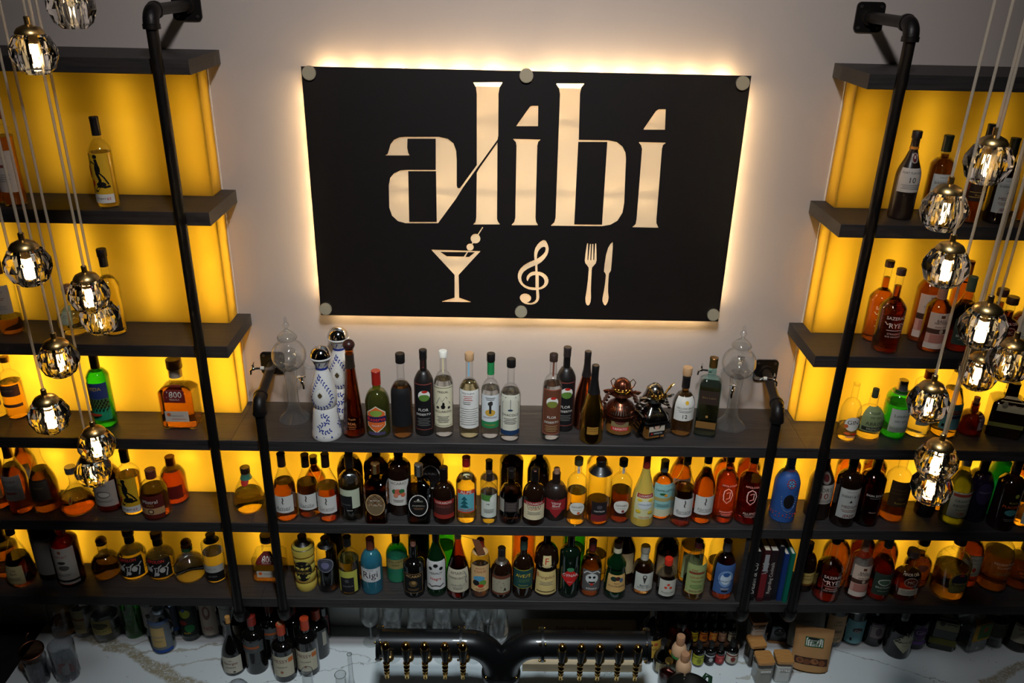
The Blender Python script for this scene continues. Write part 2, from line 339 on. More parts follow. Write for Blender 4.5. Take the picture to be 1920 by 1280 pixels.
# ---------------- iron pipes ----------------
PR = 0.0165
def pipe(x, ztop, zbot, label, fx=None, ytop=None):
    r = empty('pipe_support', (x, -DEP-PR-0.001, zbot)); Y = -(-DEP-PR-0.001); Hh = ztop-zbot; f = (fx if fx is not None else x)-x
    m = MB(); m.cyl((0, 0, 0.03), (0, 0, Hh-0.03), PR, IRON, 24); m.obj('upright_tube', r)
    for (z, sg, dx) in ((Hh, -1, f), (0, 1, 0)):
        m = MB(); e = 0.035; pts = []; d2 = Vector((dx, Y, 0)).normalized()
        for i in range(9):
            a = PI/2*i/8; c = Vector((0, 0, z+sg*e))+d2*e
            pts.append(c - d2*(e*math.cos(a)) - Vector((0, 0, sg))*(e*math.sin(a)))
        m.tube(pts, PR+0.0055, IRON, 24); a0, b0 = pts[0], pts[-1]
        m.cyl(a0+Vector((0, 0, sg*0.012)), a0-Vector((0, 0, sg*0.001)), PR+0.0075, IRON, 24)
        m.cyl(b0, b0+d2*0.012, PR+0.0075, IRON, 24); m.obj('elbow', r)
        m = MB(); m.cyl(b0, Vector((dx, Y-0.012, z)), PR, IRON, 24); m.obj('wall_arm', r)
        fl = MB(); wy = Y-0.0008
        if z > 0:
            pr = []; n = 6; hw, rr = 0.044, 0.014
            for (sx, sz, a0_) in ((1, 1, 0), (-1, 1, PI/2), (-1, -1, PI), (1, -1, 1.5*PI)):
                for i in range(n+1):
                    a = a0_+PI/2*i/n; pr.append((dx+sx*(hw-rr)+rr*math.cos(a), z+sz*(hw-rr)+rr*math.sin(a)))
            N = len(pr); vs_ = [(x_, wy, z_) for x_, z_ in pr]+[(x_, wy-0.007, z_) for x_, z_ in pr]
            fl.add(vs_, [tuple(range(N)), tuple(range(N, 2*N))[::-1]]+[(i, N+i, N+(i+1) % N, (i+1) % N) for i in range(N)], IRON, False)
            fl.cyl((dx, wy-0.006, z), (dx, wy-0.022, z), 0.024, IRON, 24)
            for sx in (-1, 1):
                for sz in (-1, 1): fl.cyl((dx+sx*0.031, wy-0.005, z+sz*0.031), (dx+sx*0.031, wy-0.0105, z+sz*0.031), 0.005, M('screw_steel', (96, 94, 92), 0.35, metal=0.9), 8)
        else:
            fl.cyl((dx, wy-0.012, z), (dx, wy-0.019, z), 0.036, IRON, 24)
        fl.obj('wall_flange', r)
    tag(r, label, 'pipe', )
pipe(-1.012, 1.333, -0.845, 'tall black iron pipe crossing the left amber boxes', fx=-1.012)
pipe(1.100, 1.343, -0.815, 'tall black iron pipe crossing the right amber boxes', fx=1.095)
pipe(-0.843, 0.115, -0.835, 'short black iron pipe beside the left glass fountain', fx=-0.868)
pipe(0.915, 0.115, -0.815, 'short black iron pipe beside the right glass fountain', fx=0.955)

# ---------------- sign ----------------
def sg(x, y):
    p = at_y(540+x/2.13333, 80+y/2.13333, -0.0515); return (p.x, p.z)
def zz(ox, oy, k, x, y):
    p = at_y(ox+x/k, oy+y/k, -0.0515); return (p.x, p.z)
SX0, SX1, SZ0, SZ1 = -0.666, 0.739, 0.330, 1.167
a_out = [(387,451),(399,444),(404,428),(410,406),(424,388),(446,378),(470,376),(604,376),(640,384),(662,402),(673,432),(675,470),(675,572),(679,581),(688,581),(755,489),(755,205),(752,180),(742,161),(742,158),(857,158),(857,161),(846,180),(842,205),(841,372),(838,388),(758,499),(700,579),(672,624),(600,722),(470,722),(440,714),(416,692),(405,660),(403,570),(409,540),(424,522),(450,510),(480,508),(591,508),(591,384),(478,384),(477,420),(481,440),(488,451)]
polys = [a_out, [(481,514),(592,514),(595,716),(485,716)],
 [(838,399),(836,704),(840,715),(847,724),(847,727),(742,727),(742,724),(750,716),(753,700),(755,520),(765,502)],
 [(1001,252),(1000,334),(914,334),(914,331),(968,255),(976,252)],
 [(901,384),(1011,387),(1001,396),(997,412),(990,700),(992,715),(999,727),(999,730),(895,730),(895,727),(905,716),(909,700),(914,412),(911,397),(901,387)],
 [(1074,163),(1184,163),(1184,166),(1173,180),(1168,205),(1163,388),(1280,390),(1315,397),(1338,415),(1350,440),(1352,465),(1345,640),(1338,680),(1318,712),(1290,728),(1255,734),(1052,732),(1052,729),(1065,718),(1070,700),(1088,205),(1084,182),(1074,166)],
 [(1161,397),(1277,397),(1256,727),(1145,726)],
 [(1511,266),(1508,348),(1422,348),(1422,344),(1472,272),(1482,266)],
 [(1404,397),(1510,399),(1510,402),(1500,410),(1496,425),(1474,705),(1474,722),(1481,737),(1481,740),(1378,738),(1378,735),(1390,725),(1394,705),(1416,425),(1412,410),(1404,400)]]
P2 = [[sg(x, y) for x, y in p] for p in polys]
mz = lambda L: [zz(800, 420, 8, x, y) for x, y in L]
P2.append(mz([(72,380),(805,402),(805,410),(480,762),(488,1100),(662,1162),(662,1172),(232,1165),(232,1155),(418,1100),(418,762),(72,390)]))
P2.append(mz([(210,418),(600,422),(556,484),(302,480)])); P2.append(mz([(620,423),(718,424),(636,490),(584,488)]))
# skewer with two olives
t0, t1 = Vector((622, 390)), Vector((842, 45)); D_ = (t1-t0); Ln = D_.length; D_.normalize(); Nn = Vector((-D_.y, D_.x)); lft, rgt = [], []
for i in range(61):
    t = Ln*i/60; p = t0+D_*t; wd = 9
    for (cx, cy, rr) in ((639, 335, 54), (726, 212, 73)):
        c = (Vector((cx, cy))-t0); tc = c.dot(D_); o_ = c.dot(Nn)
        if abs(t-tc) < rr: wd = max(wd, math.sqrt(rr*rr-(t-tc)**2))
    lft.append(p+Nn*wd); rgt.append(p-Nn*wd)
P2.append(mz([(v.x, v.y) for v in lft]+[(v.x, v.y) for v in rgt[::-1]]))
cz = lambda L: [zz(960, 440, 9.144, x, y) for x, y in L]
P2.append(cz([(385,430),(380,360),(382,290),(400,225),(435,165),(480,118),(525,92),(550,86),(575,95),(600,135),(620,185),(630,240),(622,300),(600,355),(555,418),(500,472),(436,515),(438,628),(480,632),(530,650),(580,685),(612,725),(627,775),(622,825),(598,870),(555,908),(505,932),(458,942),(466,1010),(468,1075),(458,1120),(430,1160),(390,1186),(340,1198),(280,1197),(220,1183),(175,1155),(145,1118),(132,1080),(140,1045),(165,1020),(205,1005),(245,1005),(290,1020),(320,1050),(330,1085),(320,1120),(290,1148),(262,1158),(310,1166),(350,1160),(388,1138),(412,1105),(417,1060),(413,950),(350,948),(280,935),(215,905),(155,855),(118,800),(100,740),(100,680),(118,620),(150,570),(200,520),(260,482),(320,452)]))
P2.append(cz([(428,412),(430,350),(442,300),(470,255),(505,222),(545,206),(572,215),(577,245),(565,290),(535,330),(490,370)]))
P2.append(cz([(398,528),(330,555),(260,590),(205,630),(172,680),(158,730),(165,785),(190,832),(235,868),(300,892),(402,902),(402,690),(350,700),(310,722),(285,760),(268,798),(250,770),(248,735),(262,695),(300,655),(345,632),(400,622)]))
P2.append(cz([(458,694),(500,708),(535,738),(555,775),(558,815),(540,855),(505,885),(460,903)]))
fz = lambda L: [zz(1080, 440, 9.144, x, y) for x, y in L]
P2.append(fz([(190,143),(210,143),(196,430),(208,432),(238,153),(258,153),(246,432),(260,434),(277,155),(299,155),(297,430),(310,430),(327,146),(347,146),(352,300),(354,440),(340,490),(305,530),(278,560),(270,600),(262,760),(256,960),(258,1080),(250,1150),(232,1195),(206,1215),(180,1198),(163,1150),(160,1080),(180,960),(205,760),(218,600),(216,560),(190,525),(158,485),(150,440),(165,300)]))
P2.append(fz([(630,120),(632,200),(612,480),(600,610),(588,635),(568,660),(560,710),(552,850),(550,980),(560,1075),(550,1140),(525,1190),(500,1216),(475,1190),(452,1135),(455,1075),(478,960),(500,820),(512,690),(500,655),(482,638),(478,620),(490,500),(515,340),(550,220),(590,155)]))
plate = [(SX0, SZ0), (SX1, SZ0), (SX1, SZ1), (SX0, SZ1)]
sroot = empty('lit_sign', ((SX0+SX1)/2, -0.05, SZ0)); so = Vector(sroot.location)
vv, ff = fill2d([plate]+P2, 0.003)
m = MB(); m.add([(x-so.x, y-0.0015, z-so.z) for x, y, z in vv], ff, M('black_sign_plate', (16, 10, 9), 0.5), False); m.obj('sign_plate', sroot)
m = MB(); acr = bpy.data.materials.new('opal_acrylic'); acr.use_nodes = True; nt = acr.node_tree
for x in list(nt.nodes): nt.nodes.remove(x)
o_ = nt.nodes.new('ShaderNodeOutputMaterial'); t_ = nt.nodes.new('ShaderNodeBsdfTranslucent'); t_.inputs[0].default_value = (0.96, 0.86, 0.70, 1); d_ = nt.nodes.new('ShaderNodeBsdfDiffuse'); d_.inputs[0].default_value = (0.8, 0.78, 0.72, 1); x_ = nt.nodes.new('ShaderNodeMixShader'); x_.inputs[0].default_value = 0.3
nt.links.new(t_.outputs[0], x_.inputs[1]); nt.links.new(d_.outputs[0], x_.inputs[2]); nt.links.new(x_.outputs[0], o_.inputs[0])
m.box(SX0+0.06-so.x, SX1-0.06-so.x, 0.0005, 0.0030, 0.02, SZ1-SZ0-0.05, acr); m.obj('diffuser_sheet', sroot)
m = MB(); LED = M('warm_led', (255, 220, 160), 0.5, emit=(1, 0.70, 0.34), es=150.0); LED2 = M('inner_led', (255, 220, 160), 0.5, emit=(1, 0.86, 0.58), es=640.0); tape = M('white_led_tape', (225, 222, 210), 0.5)
Wd, Hh = SX1-SX0, SZ1-SZ0
def led_run(x0, z0, x1, z1, n):
    for i in range(n):
        t = (i+0.5)/n; x = x0+(x1-x0)*t; z = z0+(z1-z0)*t; mt = LED2 if n < 9 and abs(x0) < Wd/2-.1 else LED; hx, hz = (0.018, 0.005) if abs(x1-x0) > abs(z1-z0) else (0.005, 0.018)
        m.box(x-hx, x+hx, 0.020, 0.026, z-hz, z+hz, mt)
    if abs(x1-x0) > abs(z1-z0): m.box(x0, x1, 0.016, 0.0199, z0-0.006, z0+0.006, tape)
    else: m.box(x0-0.006, x0+0.006, 0.016, 0.0199, z0, z1, tape)
hx = Wd/2
led_run(-hx+0.03, 0.028, hx-0.03, 0.028, 13); led_run(-hx+0.03, Hh-0.028, hx-0.03, Hh-0.028, 13)
led_run(-hx+0.028, 0.06, -hx+0.028, Hh-0.06, 8); led_run(hx-0.028, 0.06, hx-0.028, Hh-0.06, 8)
led_run(-hx+0.25, 0.45, hx-0.25, 0.45, 8); led_run(-hx+0.4, 0.20, hx-0.4, 0.20, 4); led_run(-0.25, 0.68, hx-0.25, 0.68, 5)
m.obj('led_strip', sroot)
for (px, py) in ((579,137),(987,142),(1393,156),(610,580),(977,585),(1338,591)):
    p = at_y(px, py, -0.062); R_ = 0.0215
    c = MB(); x, z = p.x-so.x, p.z-so.z
    c.cyl((x, -0.0035, z), (x, -0.0125, z), R_, M('brushed_brass_cap', (176, 164, 138), 0.42, metal=0.35), 32)
    c.cyl((x, -0.0125, z), (x, -0.0135, z), R_*0.9, M('brushed_brass_face', (186, 174, 146), 0.4, metal=0.3), 32)
    c.cyl((x, 0.0005, z), (x, 0.0492, z), 0.008, BRASS, 16); c.obj('standoff_bolt', sroot)
tag(sroot, 'large black backlit wall sign with big cut-out lettering above glass, clef and cutlery icons', 'sign')
# ---------------- bottles ----------------
def paper(c): return M('printed_paper', c, 0.6, spec=0.3)
LIQ = {}
def liquid(c):
    if c[1] < 0.45 and c[0] > 0.25: c = (c[0]*0.50, c[1]*0.62, c[2])
    return M('liquid', c, 0.0, trans=1.0, ior=1.34, lin=True)
GL = {'clear': CLEAR, 'amber': thin('amber_glass', (0.82, 0.42, 0.12)), 'brown': thin('brown_glass', (0.42, 0.15, 0.04)), 'green': thin('green_glass', (0.14, 0.66, 0.10), diff=.12),
      'bottlegreen': thin('bottle_green_glass', (0.05, 0.34, 0.10), diff=.08), 'olive': thin('olive_glass', (0.42, 0.44, 0.10), diff=.12), 'blue': thin('blue_glass', (0.08, 0.42, 0.60), diff=.45), 'teal': thin('teal_glass', (0.10, 0.60, 0.42), diff=.4),
      'smoke': thin('smoked_glass', (0.6, 0.57, 0.52)), 'rose': thin('rose_glass', (0.85, 0.5, 0.42)), 'aqua': thin('aqua_glass', (0.66, 0.88, 0.84)),
      'yellow': thin('frosted_yellow_glass', (0.86, 0.72, 0.14), diff=.85),
      'black': M('black_glass', (12, 10, 9), 0.06, coat=0.6), 'dkbrown': M('dark_brown_glass', (26, 13, 7), 0.06, coat=0.6), 'dkgreen': M('dark_green_glass', (8, 22, 12), 0.06, coat=0.6),
      'matte': M('matte_black_glaze', (24, 21, 20), 0.38), 'brick': M('dark_glaze', (34, 24, 20), 0.3), 'dkviolet': M('dark_violet_glass', (24, 16, 34), 0.08, coat=0.5),
      'gold': M('gold_foil_glass', (232, 180, 78), 0.2, metal=1.0), 'rosegold': M('rose_gold_glass', (216, 132, 92), 0.2, metal=1.0), 'bead': M('blue_beaded_glaze', (44, 84, 150), 0.55)}
SOLID = ('black', 'dkbrown', 'dkgreen', 'matte', 'brick', 'dkviolet', 'gold', 'rosegold', 'bead')
# shape: shoulder start, neck start, neck radius / R, roundness 0 quarter-circle .. 1 S-curve
SH = {'tall': (0.62, 0.76, 0.36, 0.35), 'bord': (0.64, 0.74, 0.37, 0.25), 'burg': (0.36, 0.80, 0.33, 0.9), 'round': (0.50, 0.72, 0.34, 0.15), 'squat': (0.55, 0.78, 0.36, 0.15),
      'slope': (0.48, 0.78, 0.34, 0.75), 'cyl': (0.80, 0.87, 0.42, 0.1), 'rye': (0.52, 0.66, 0.30, 0.5), 'champ': (0.30, 0.80, 0.28, 0.85), 'sqr': (0.66, 0.76, 0.36, 0.3),
      'tank': (0.62, 0.74, 0.36, 0.12), 'mini': (0.60, 0.74, 0.42, 0.1)}
CUST = {'cone': [(0.98,0.0),(1,0.015),(0.97,0.06),(0.80,0.30),(0.56,0.62),(0.36,0.87),(0.35,1)],
 'cognac': [(0.70,0),(0.92,0.03),(1,0.14),(0.97,0.26),(0.80,0.42),(0.50,0.56),(0.26,0.68),(0.20,0.78),(0.20,0.95),(0.26,0.96),(0.26,1)],
 'tear': [(0.66,0),(0.86,0.02),(1,0.14),(0.98,0.28),(0.82,0.46),(0.58,0.62),(0.34,0.76),(0.27,0.84),(0.27,1)],
 'skirt': [(0.95,0),(1,0.02),(0.93,0.25),(0.84,0.42),(0.78,0.455),(0.98,0.475),(0.99,0.52),(0.86,0.66),(0.66,0.72),(0.30,0.78),(0.27,1)],
 'hive': [(0.86,0),(0.93,0.03),(0.93,0.13),(0.80,0.16),(0.93,0.19),(0.93,0.30),(0.80,0.33),(0.93,0.36),(0.93,0.47),(0.80,0.50),(0.93,0.53),(0.95,0.62),(0.82,0.66),(1.0,0.69),(1.0,0.80),(0.9,0.84),(0.42,0.88),(0.36,0.90),(0.36,1)],
 'bell': [(0.92,0),(1,0.03),(0.98,0.18),(0.88,0.42),(0.72,0.55),(0.86,0.575),(0.84,0.63),(0.6,0.70),(0.36,0.77),(0.33,1)],
 'ball': [(0.70,0),(0.92,0.03),(1.0,0.16),(1.0,0.36),(0.92,0.52),(0.68,0.66),(0.38,0.74),(0.33,0.78),(0.33,1)],
 'ring': [(0.9,0),(1,0.02),(1,0.62),(0.95,0.65),(1.0,0.67),(0.92,0.74),(0.86,0.76),(0.62,0.82),(0.36,0.85),(0.34,1)]}
def profile(shape, H, R):
    if shape in CUST: return [(r*R, z*H) for r, z in CUST[shape]]
    sh, nk, nr, s = SH[shape]; out = [(R*0.90, 0), (R*0.985, 0.0035), (R, 0.010), (R, sh*H)]
    for i in range(1, 11):
        t = i/10; q = math.sqrt(max(0, 1-t*t)); c = 0.5+0.5*math.cos(PI*t); f = q*(1-s)+c*s
        out.append((R*(nr+(1-nr)*f), (sh+(nk-sh)*t)*H))
    out.append((R*nr*0.96, 0.97*H)); out.append((R*nr, 0.972*H)); out.append((R*nr, H)); return out
def r_at(prof, z):
    for (r0, z0), (r1, z1) in zip(prof, prof[1:]):
        if z0 <= z <= z1: return r0+(r1-r0)*((z-z0)/max(z1-z0, 1e-6))
    return prof[-1][0]
TXT = {}
def text_shape(s):
    if s in TXT: return TXT[s]
    cu = bpy.data.curves.new('lettering', 'FONT'); cu.body = s; cu.resolution_u = 2; cu.fill_mode = 'FRONT'
    o = bpy.data.objects.new('lettering', cu); COL.objects.link(o)
    me = bpy.data.meshes.new_from_object(o.evaluated_get(bpy.context.evaluated_depsgraph_get()))
    V = [(v.co.x, v.co.y) for v in me.vertices]; F = [tuple(f.vertices) for f in me.polygons]
    x0 = min(v[0] for v in V); x1 = max(v[0] for v in V); y0 = min(v[1] for v in V); y1 = max(v[1] for v in V); wd = x1-x0
    V = [((x-(x0+x1)/2)/wd, (y-(y0+y1)/2)/wd) for x, y in V]
    bpy.data.objects.remove(o); bpy.data.curves.remove(cu); bpy.data.meshes.remove(me)
    TXT[s] = (V, F); return TXT[s]
def draw(mb, spec, P, H, R, off0=0.0005, vs=None):
    """spec in label units: u in radii, v in fractions of H"""
    spec = [q for e in spec for q in (e if isinstance(e, list) else [e])]
    for k, e in enumerate(spec):
        off = off0+0.00022*k; c = paper(e[-1]) if not isinstance(e[-1], str) else e[-1]
        if e[0] == 'p':
            _, u0, u1, v0, v1, _c = e; nu = max(2, int(abs(u1-u0)*7)+1); nv = max(1, int((v1-v0)*H/0.012)) if (v1-v0) > 0.05 else 1
            V = [P(u0+(u1-u0)*i/nu, (v0+(v1-v0)*j/nv)*H, off) for j in range(nv+1) for i in range(nu+1)]
            F = [(j*(nu+1)+i, j*(nu+1)+i+1, (j+1)*(nu+1)+i+1, (j+1)*(nu+1)+i) for j in range(nv) for i in range(nu)]
            mb.add(V, F, c)
        elif e[0] in 'oq':   # ellipse / polygon with n sides
            if e[0] == 'o': _, u, v, ru, rv, _c = e; n = 24; ph = 0
            else: _, u, v, ru, rv, n, ph, _c = e
            V = [P(u, v*H, off)]
            if e[0] == 'q' :
                pts = []; cs = [(math.cos(2*PI*i/n+ph), math.sin(2*PI*i/n+ph)) for i in range(n)]
                for i in range(n):
                    a, b2 = cs[i], cs[(i+1) % n]
                    for t in (0, .25, .5, .75): pts.append((a[0]+(b2[0]-a[0])*t, a[1]+(b2[1]-a[1])*t))
            else: pts = [(math.cos(2*PI*i/n), math.sin(2*PI*i/n)) for i in range(n)]
            n2 = len(pts); F = []
            for q in (1, 2, 3):
                for (x, y) in pts: V.append(P(u+ru*x*q/3, v*H+rv*R*y*q/3, off))
            for i in range(n2): F.append((0, 1+i, 1+(i+1) % n2))
            for q in (0, 1):
                for i in range(n2):
                    a, b2 = 1+q*n2+i, 1+q*n2+(i+1) % n2; F.append((a, a+n2, b2+n2, b2))
            mb.add(V, F, c)
        elif e[0] == 't':
            _, s, u, v, wd, _c = e[:6]; sk = 0.0
            V, F = text_shape(s); mb.add([P(u+x*wd, v*H+y*wd*R, off) for x, y in V], F, c)
        elif e[0] == 'l':    # polyline stroke: points [(u, v)], width in R
            _, pts, wd, _c = e; V = []; F = []
            for i, (u, v) in enumerate(pts):
                a, b2 = pts[max(0, i-1)], pts[min(len(pts)-1, i+1)]
                du, dv = (b2[0]-a[0]), (b2[1]-a[1])*H/R; L_ = math.hypot(du, dv) or 1; nx, ny = -dv/L_*wd/2, du/L_*wd/2
                V += [P(u+nx, v*H+ny*R, off), P(u-nx, v*H-ny*R, off)]
            F = [(2*i, 2*i+1, 2*i+3, 2*i+2) for i in range(len(pts)-1)]
            mb.add(V, F, c)
def rows_(u, v, wd, n, c=(60, 55, 50), dv=0.02, th=0.006):
    """small print as thin bars"""
    return [('p', u-wd/2*(1-0.18*(i % 2)), u+wd/2*(1-0.18*(i % 2)), v-i*dv, v-i*dv+th, c) for i in range(n)]
ZONE = {'L2': (Z2, -DEP, -PAN), 'L3': (Z3, -DEP, -PAN), 'R2': (Z2, -DEP, -PAN), 'R3': (Z3, -DEP, -PAN), 'L4': (Z4, -DEP, -PAN), 'R4': (Z4, -DEP, -PAN),
        'M4': (Z4, -DEP, -0.001), 'S5': (Z5, -DEP, -PAN), 'S6': (Z6, -DEP, -PAN), 'C': (ZC, -0.60, -0.014)}
def height_of(base, ytop):
    h = 0.3
    for _ in range(12):
        y0 = topx(base+Vector((0, 0, h)))[1]; y1 = topx(base+Vector((0, 0, h+0.01)))[1]; h += (ytop-y0)/((y1-y0)/0.01)
    return h
JOBS = []
def B(zone, x, y, top, w, shape, glass, liq, fill, cap, lab, desc, rot=0, **kw):
    z, y0, y1 = ZONE[zone]; p = at_z(x, y, z); R = w/2*dist(p)/FPX
    c = Vector((p.x, p.y, z)); dr = Vector((p.x-CAM.x, p.y-CAM.y, 0)).normalized(); c = c+dr*R
    c.y = min(max(c.y, y0+R+0.004), y1-R-0.003)
    JOBS.append(dict(zone=zone, c=c, R=R, y0=y0, y1=y1, top=top, x=x, y=y, shape=shape, glass=glass, liq=liq, fill=fill, cap=cap, lab=lab, desc=desc, rot=rot, kw=kw))
def settle():
    obst = []
    for j in JOBS: j['k'] = 1.16 if j['kw'].get('sq') else 1.0
    for it in range(160):
        moved = False
        for i, a in enumerate(JOBS):
            for b2 in JOBS[i+1:]:
                if abs(a['c'].z-b2['c'].z) > 0.02: continue
                d = b2['c']-a['c']; L_ = math.hypot(d.x, d.y); need = a['R']*a['k']+b2['R']*b2['k']+0.002
                if L_ < need:
                    moved = True; u = Vector((d.x, d.y, 0))/max(L_, 1e-5) if L_ > 1e-5 else Vector((1, 0, 0)); s_ = (need-L_)/2+0.0002
                    a['c'] -= u*s_; b2['c'] += u*s_
                    for q in (a, b2): q['c'].y = min(max(q['c'].y, q['y0']+q['R']+0.003), q['y1']-q['R']-0.002)
        for a in JOBS:   # keep clear of the pipes' footprint and of fixed things
            for (fx, fy, fr, fz) in FIXED:
                if abs(a['c'].z-fz) > 0.02: continue
                d = a['c']-Vector((fx, fy, fz)); L_ = math.hypot(d.x, d.y); need = a['R']+fr+0.002
                if L_ < need: a['c'] += Vector((d.x, d.y, 0))/max(L_, 1e-5)*(need-L_); moved = True
        if not moved: break
FIXED = []
def surf(prof, sq=0.0, dep=1.0, y_off=0.0):
    def P(u, v, off):
        r = r_at(prof, v)
        if sq > 0.25: return (u*r, -(dep*r+off), v)
        return ((r+off)*math.sin(u), -(r*dep+off)*math.cos(u), v)
    return P
def make_bottle(j):
    kw = j['kw']; c = j['c']; R = j['R']; H = j['top'] if j['top'] < 5 else height_of(c, j['top'])
    H = min(max(H, 0.07), kw.get('maxh', 0.42))
    if j['zone'] in ('S5', 'S6', 'L2', 'L3', 'L4', 'R2', 'R3', 'R4'):
        ceil_ = {'S5': Z4, 'S6': Z5, 'L2': Z1, 'R2': Z1, 'L3': Z2, 'R3': Z2, 'L4': Z3, 'R4': Z3}[j['zone']]-TH-0.004
        H = min(H, ceil_-c.z)
    if j['zone'] == 'C' and c.y > -DEP-R-.02: H = min(H, 0.272)
    sq = kw.get('sq', 0.0); dep = kw.get('dep', 1.0)
    prof = profile(j['shape'], H, R); nr = prof[-1][0]; gm = GL[j['glass']]; solid = j['glass'] in SOLID
    root = empty(kw.get('name', 'liquor_bottle'), c, math.radians(j['rot'])+kw.get('rz', 0))
    cap = j['cap']; mouth = H
    if cap and cap[0] in ('tco', 'cork', 'ballstop'): mouth = H-cap[2]
    bp = [(r, z*mouth/H if mouth != H else z) for r, z in prof]
    prof2 = bp
    m = MB(); seg = 32 if R > 0.02 else 22
    m.lathe([(0.0001, 0.0015)]+bp+([(nr*0.7, mouth), (nr*0.7, mouth-0.01)] if not cap else []), gm, seg, sq=sq, dep=dep, rot=0 if not kw.get('facet') else 0, smooth=not kw.get('facet'))
    if kw.get('tex') == 'diamond':
        dm = gm
        for q in range(10):
            for s_ in (-1, 1):
                pts = []
                for i in range(9):
                    a = q*PI/5+s_*i/8*1.5; z = (0.34+0.30*i/8)*H; r = r_at(bp, z)+0.0006
                    ca, sa = math.cos(a), math.sin(a)
                    if sq: e = 2+sq*14; k_ = (abs(ca)**e+abs(sa)**e)**(-1/e); ca *= k_; sa *= k_*dep
                    pts.append((r*ca, r*sa, z))
                m.tube(pts, 0.0011, dm, 5)
    if kw.get('lean'): root.rotation_euler = (math.radians(kw['lean']), 0, root.rotation_euler.z)
    bo = m.obj('glass_body', root)
    if j['liq'] and not solid:
        fl = j['fill']*H; wall = 0.0022
        ip = [(max(r-wall, 0.001), z) for r, z in bp if 0.006 < z < fl]; r0 = max(r_at(bp, 0.01)-wall, 0.002); rf = max(r_at(bp, fl)-wall, 0.001)
        ip = [(0.0001, 0.0075), (r0*0.9, 0.006), (r0, 0.011)]+[q for q in ip if q[1] > 0.012]+[(rf, fl), (0.0001, fl)]
        m = MB(); m.lathe(ip, liquid(j['liq']), seg, sq=sq, dep=dep if not sq else dep*0.97); m.obj('liquid', root)
    if cap:
        k = cap[0]; col = cap[1]; h = cap[2]; cm = M('cap_finish', col, cap[3] if len(cap) > 3 else 0.35, metal=cap[4] if len(cap) > 4 else 0.0)
        m = MB()
        if k == 'scr':
            z0 = H-h; prf = [(r_at(bp, z0)+0.0012, z0)]+[(r_at(bp, z0+(H-z0)*i/4)+0.0013, z0+(H-z0)*i/4) for i in range(1, 4)]+[(nr+0.0016, H-0.002), (nr+0.0002, H), (0.0001, H+0.0002)]
            if h < 0.028: prf = [(nr+0.0022, z0), (nr+0.0024, H-0.002), (nr+0.001, H), (0.0001, H+0.0002)]
            m.lathe([(prf[0][0]-0.0008, z0-0.0003)]+prf, cm, 24); m.obj('bottle_cap', root)
        elif k == 'tco':
            rr = nr*1.22
            m.lathe([(rr*0.96, mouth+0.0003), (rr, mouth+0.002), (rr, H-0.003), (rr*0.93, H), (0.0001, H)], cm, 24); m.obj('stopper', root)
        elif k == 'cork':
            m.lathe([(nr*0.72, mouth-0.012), (nr*0.72, H-0.001), (nr*0.66, H), (0.0001, H)], M('bare_cork', col, 0.8), 18); m.obj('cork', root)
        elif k == 'ballstop':
            m.lathe([(nr*0.8, mouth+0.0003), (nr*1.1, mouth+0.004)], cm, 20); m.sphere((0, 0, mouth+h*0.52), h*0.5, cm, 18, 12, sx=1.15, sy=1.15); m.obj('ball_stopper', root)
        if kw.get('ncap'):   # foil or strip round the neck under the stopper
            z0, z1, c2 = kw['ncap']; m = MB(); m.lathe([(r_at(bp, z0*H)+0.0008, z0*H)]+[(r_at(bp, (z0+(z1-z0)*i/4)*H)+0.001, (z0+(z1-z0)*i/4)*H) for i in range(5)], M('neck_foil', c2, 0.45), 24); m.obj('neck_band', root)
    lab = j['lab']
    if lab:
        m = MB(); draw(m, lab, surf(bp, sq, dep), H, R); m.obj('label', root)
    if kw.get('lab2'):
        m = MB(); draw(m, kw['lab2'], surf(bp, sq, dep), H, R); m.obj('neck_label', root)
    if kw.get('extra'): kw['extra'](root, H, R, bp)
    tag(root, j['desc'], kw.get('cat', 'bottle'), kw.get('group') or GROUPS[j['zone']])
    return root
GROUPS = {'L2': 'bottles on the second left shelf', 'L3': 'bottles on the third left shelf', 'R2': 'bottles on the second right shelf', 'R3': 'bottles on the third right shelf',
 'L4': 'bottles on the left of the long shelf', 'R4': 'bottles on the right of the long shelf', 'M4': 'bottles on the long shelf under the sign', 'S5': 'bottles on the shelf below the long shelf', 'S6': 'bottles on the lowest shelf', 'C': 'bottles on the marble counter'}
# colours
WH = (214, 210, 202); CR = (206, 192, 156); BK = (18, 16, 16); RD = (176, 34, 26); GY = (120, 118, 114); GD = (176, 140, 60); NV = (28, 34, 84); GN = (40, 96, 52); OR = (206, 96, 40); BR = (92, 52, 34); PK = (206, 150, 134); AQ = (132, 186, 186); YL = (212, 178, 48); INK = (52, 46, 44); TN = (170, 140, 96); DG = (46, 44, 44); LG = (168, 166, 160)
# liquids (linear)
AM = (0.80, 0.26, 0.035); DA = (0.36, 0.07, 0.012); LA = (0.92, 0.52, 0.12); CL = (0.97, 0.97, 0.95); PY = (0.96, 0.86, 0.50); YW = (0.95, 0.68, 0.12); REDL = (0.62, 0.05, 0.02); ORL = (0.95, 0.24, 0.03); VD = (0.06, 0.02, 0.01); GNL = (0.55, 0.75, 0.15); RAM = (0.66, 0.13, 0.02); BLL = (0.2, 0.6, 0.8)
def lb(u, v0, v1, col, *rest, u0=None): return [('p', -u if u0 is None else u0, u, v0, v1, col)]+[r for x in rest for r in (x if isinstance(x, list) else [x])]
def T(s, v, wd, c=INK, u=0): return ('t', s, u, v, wd, c)
BKS = (22, 19, 18); WC = (190, 150, 108)
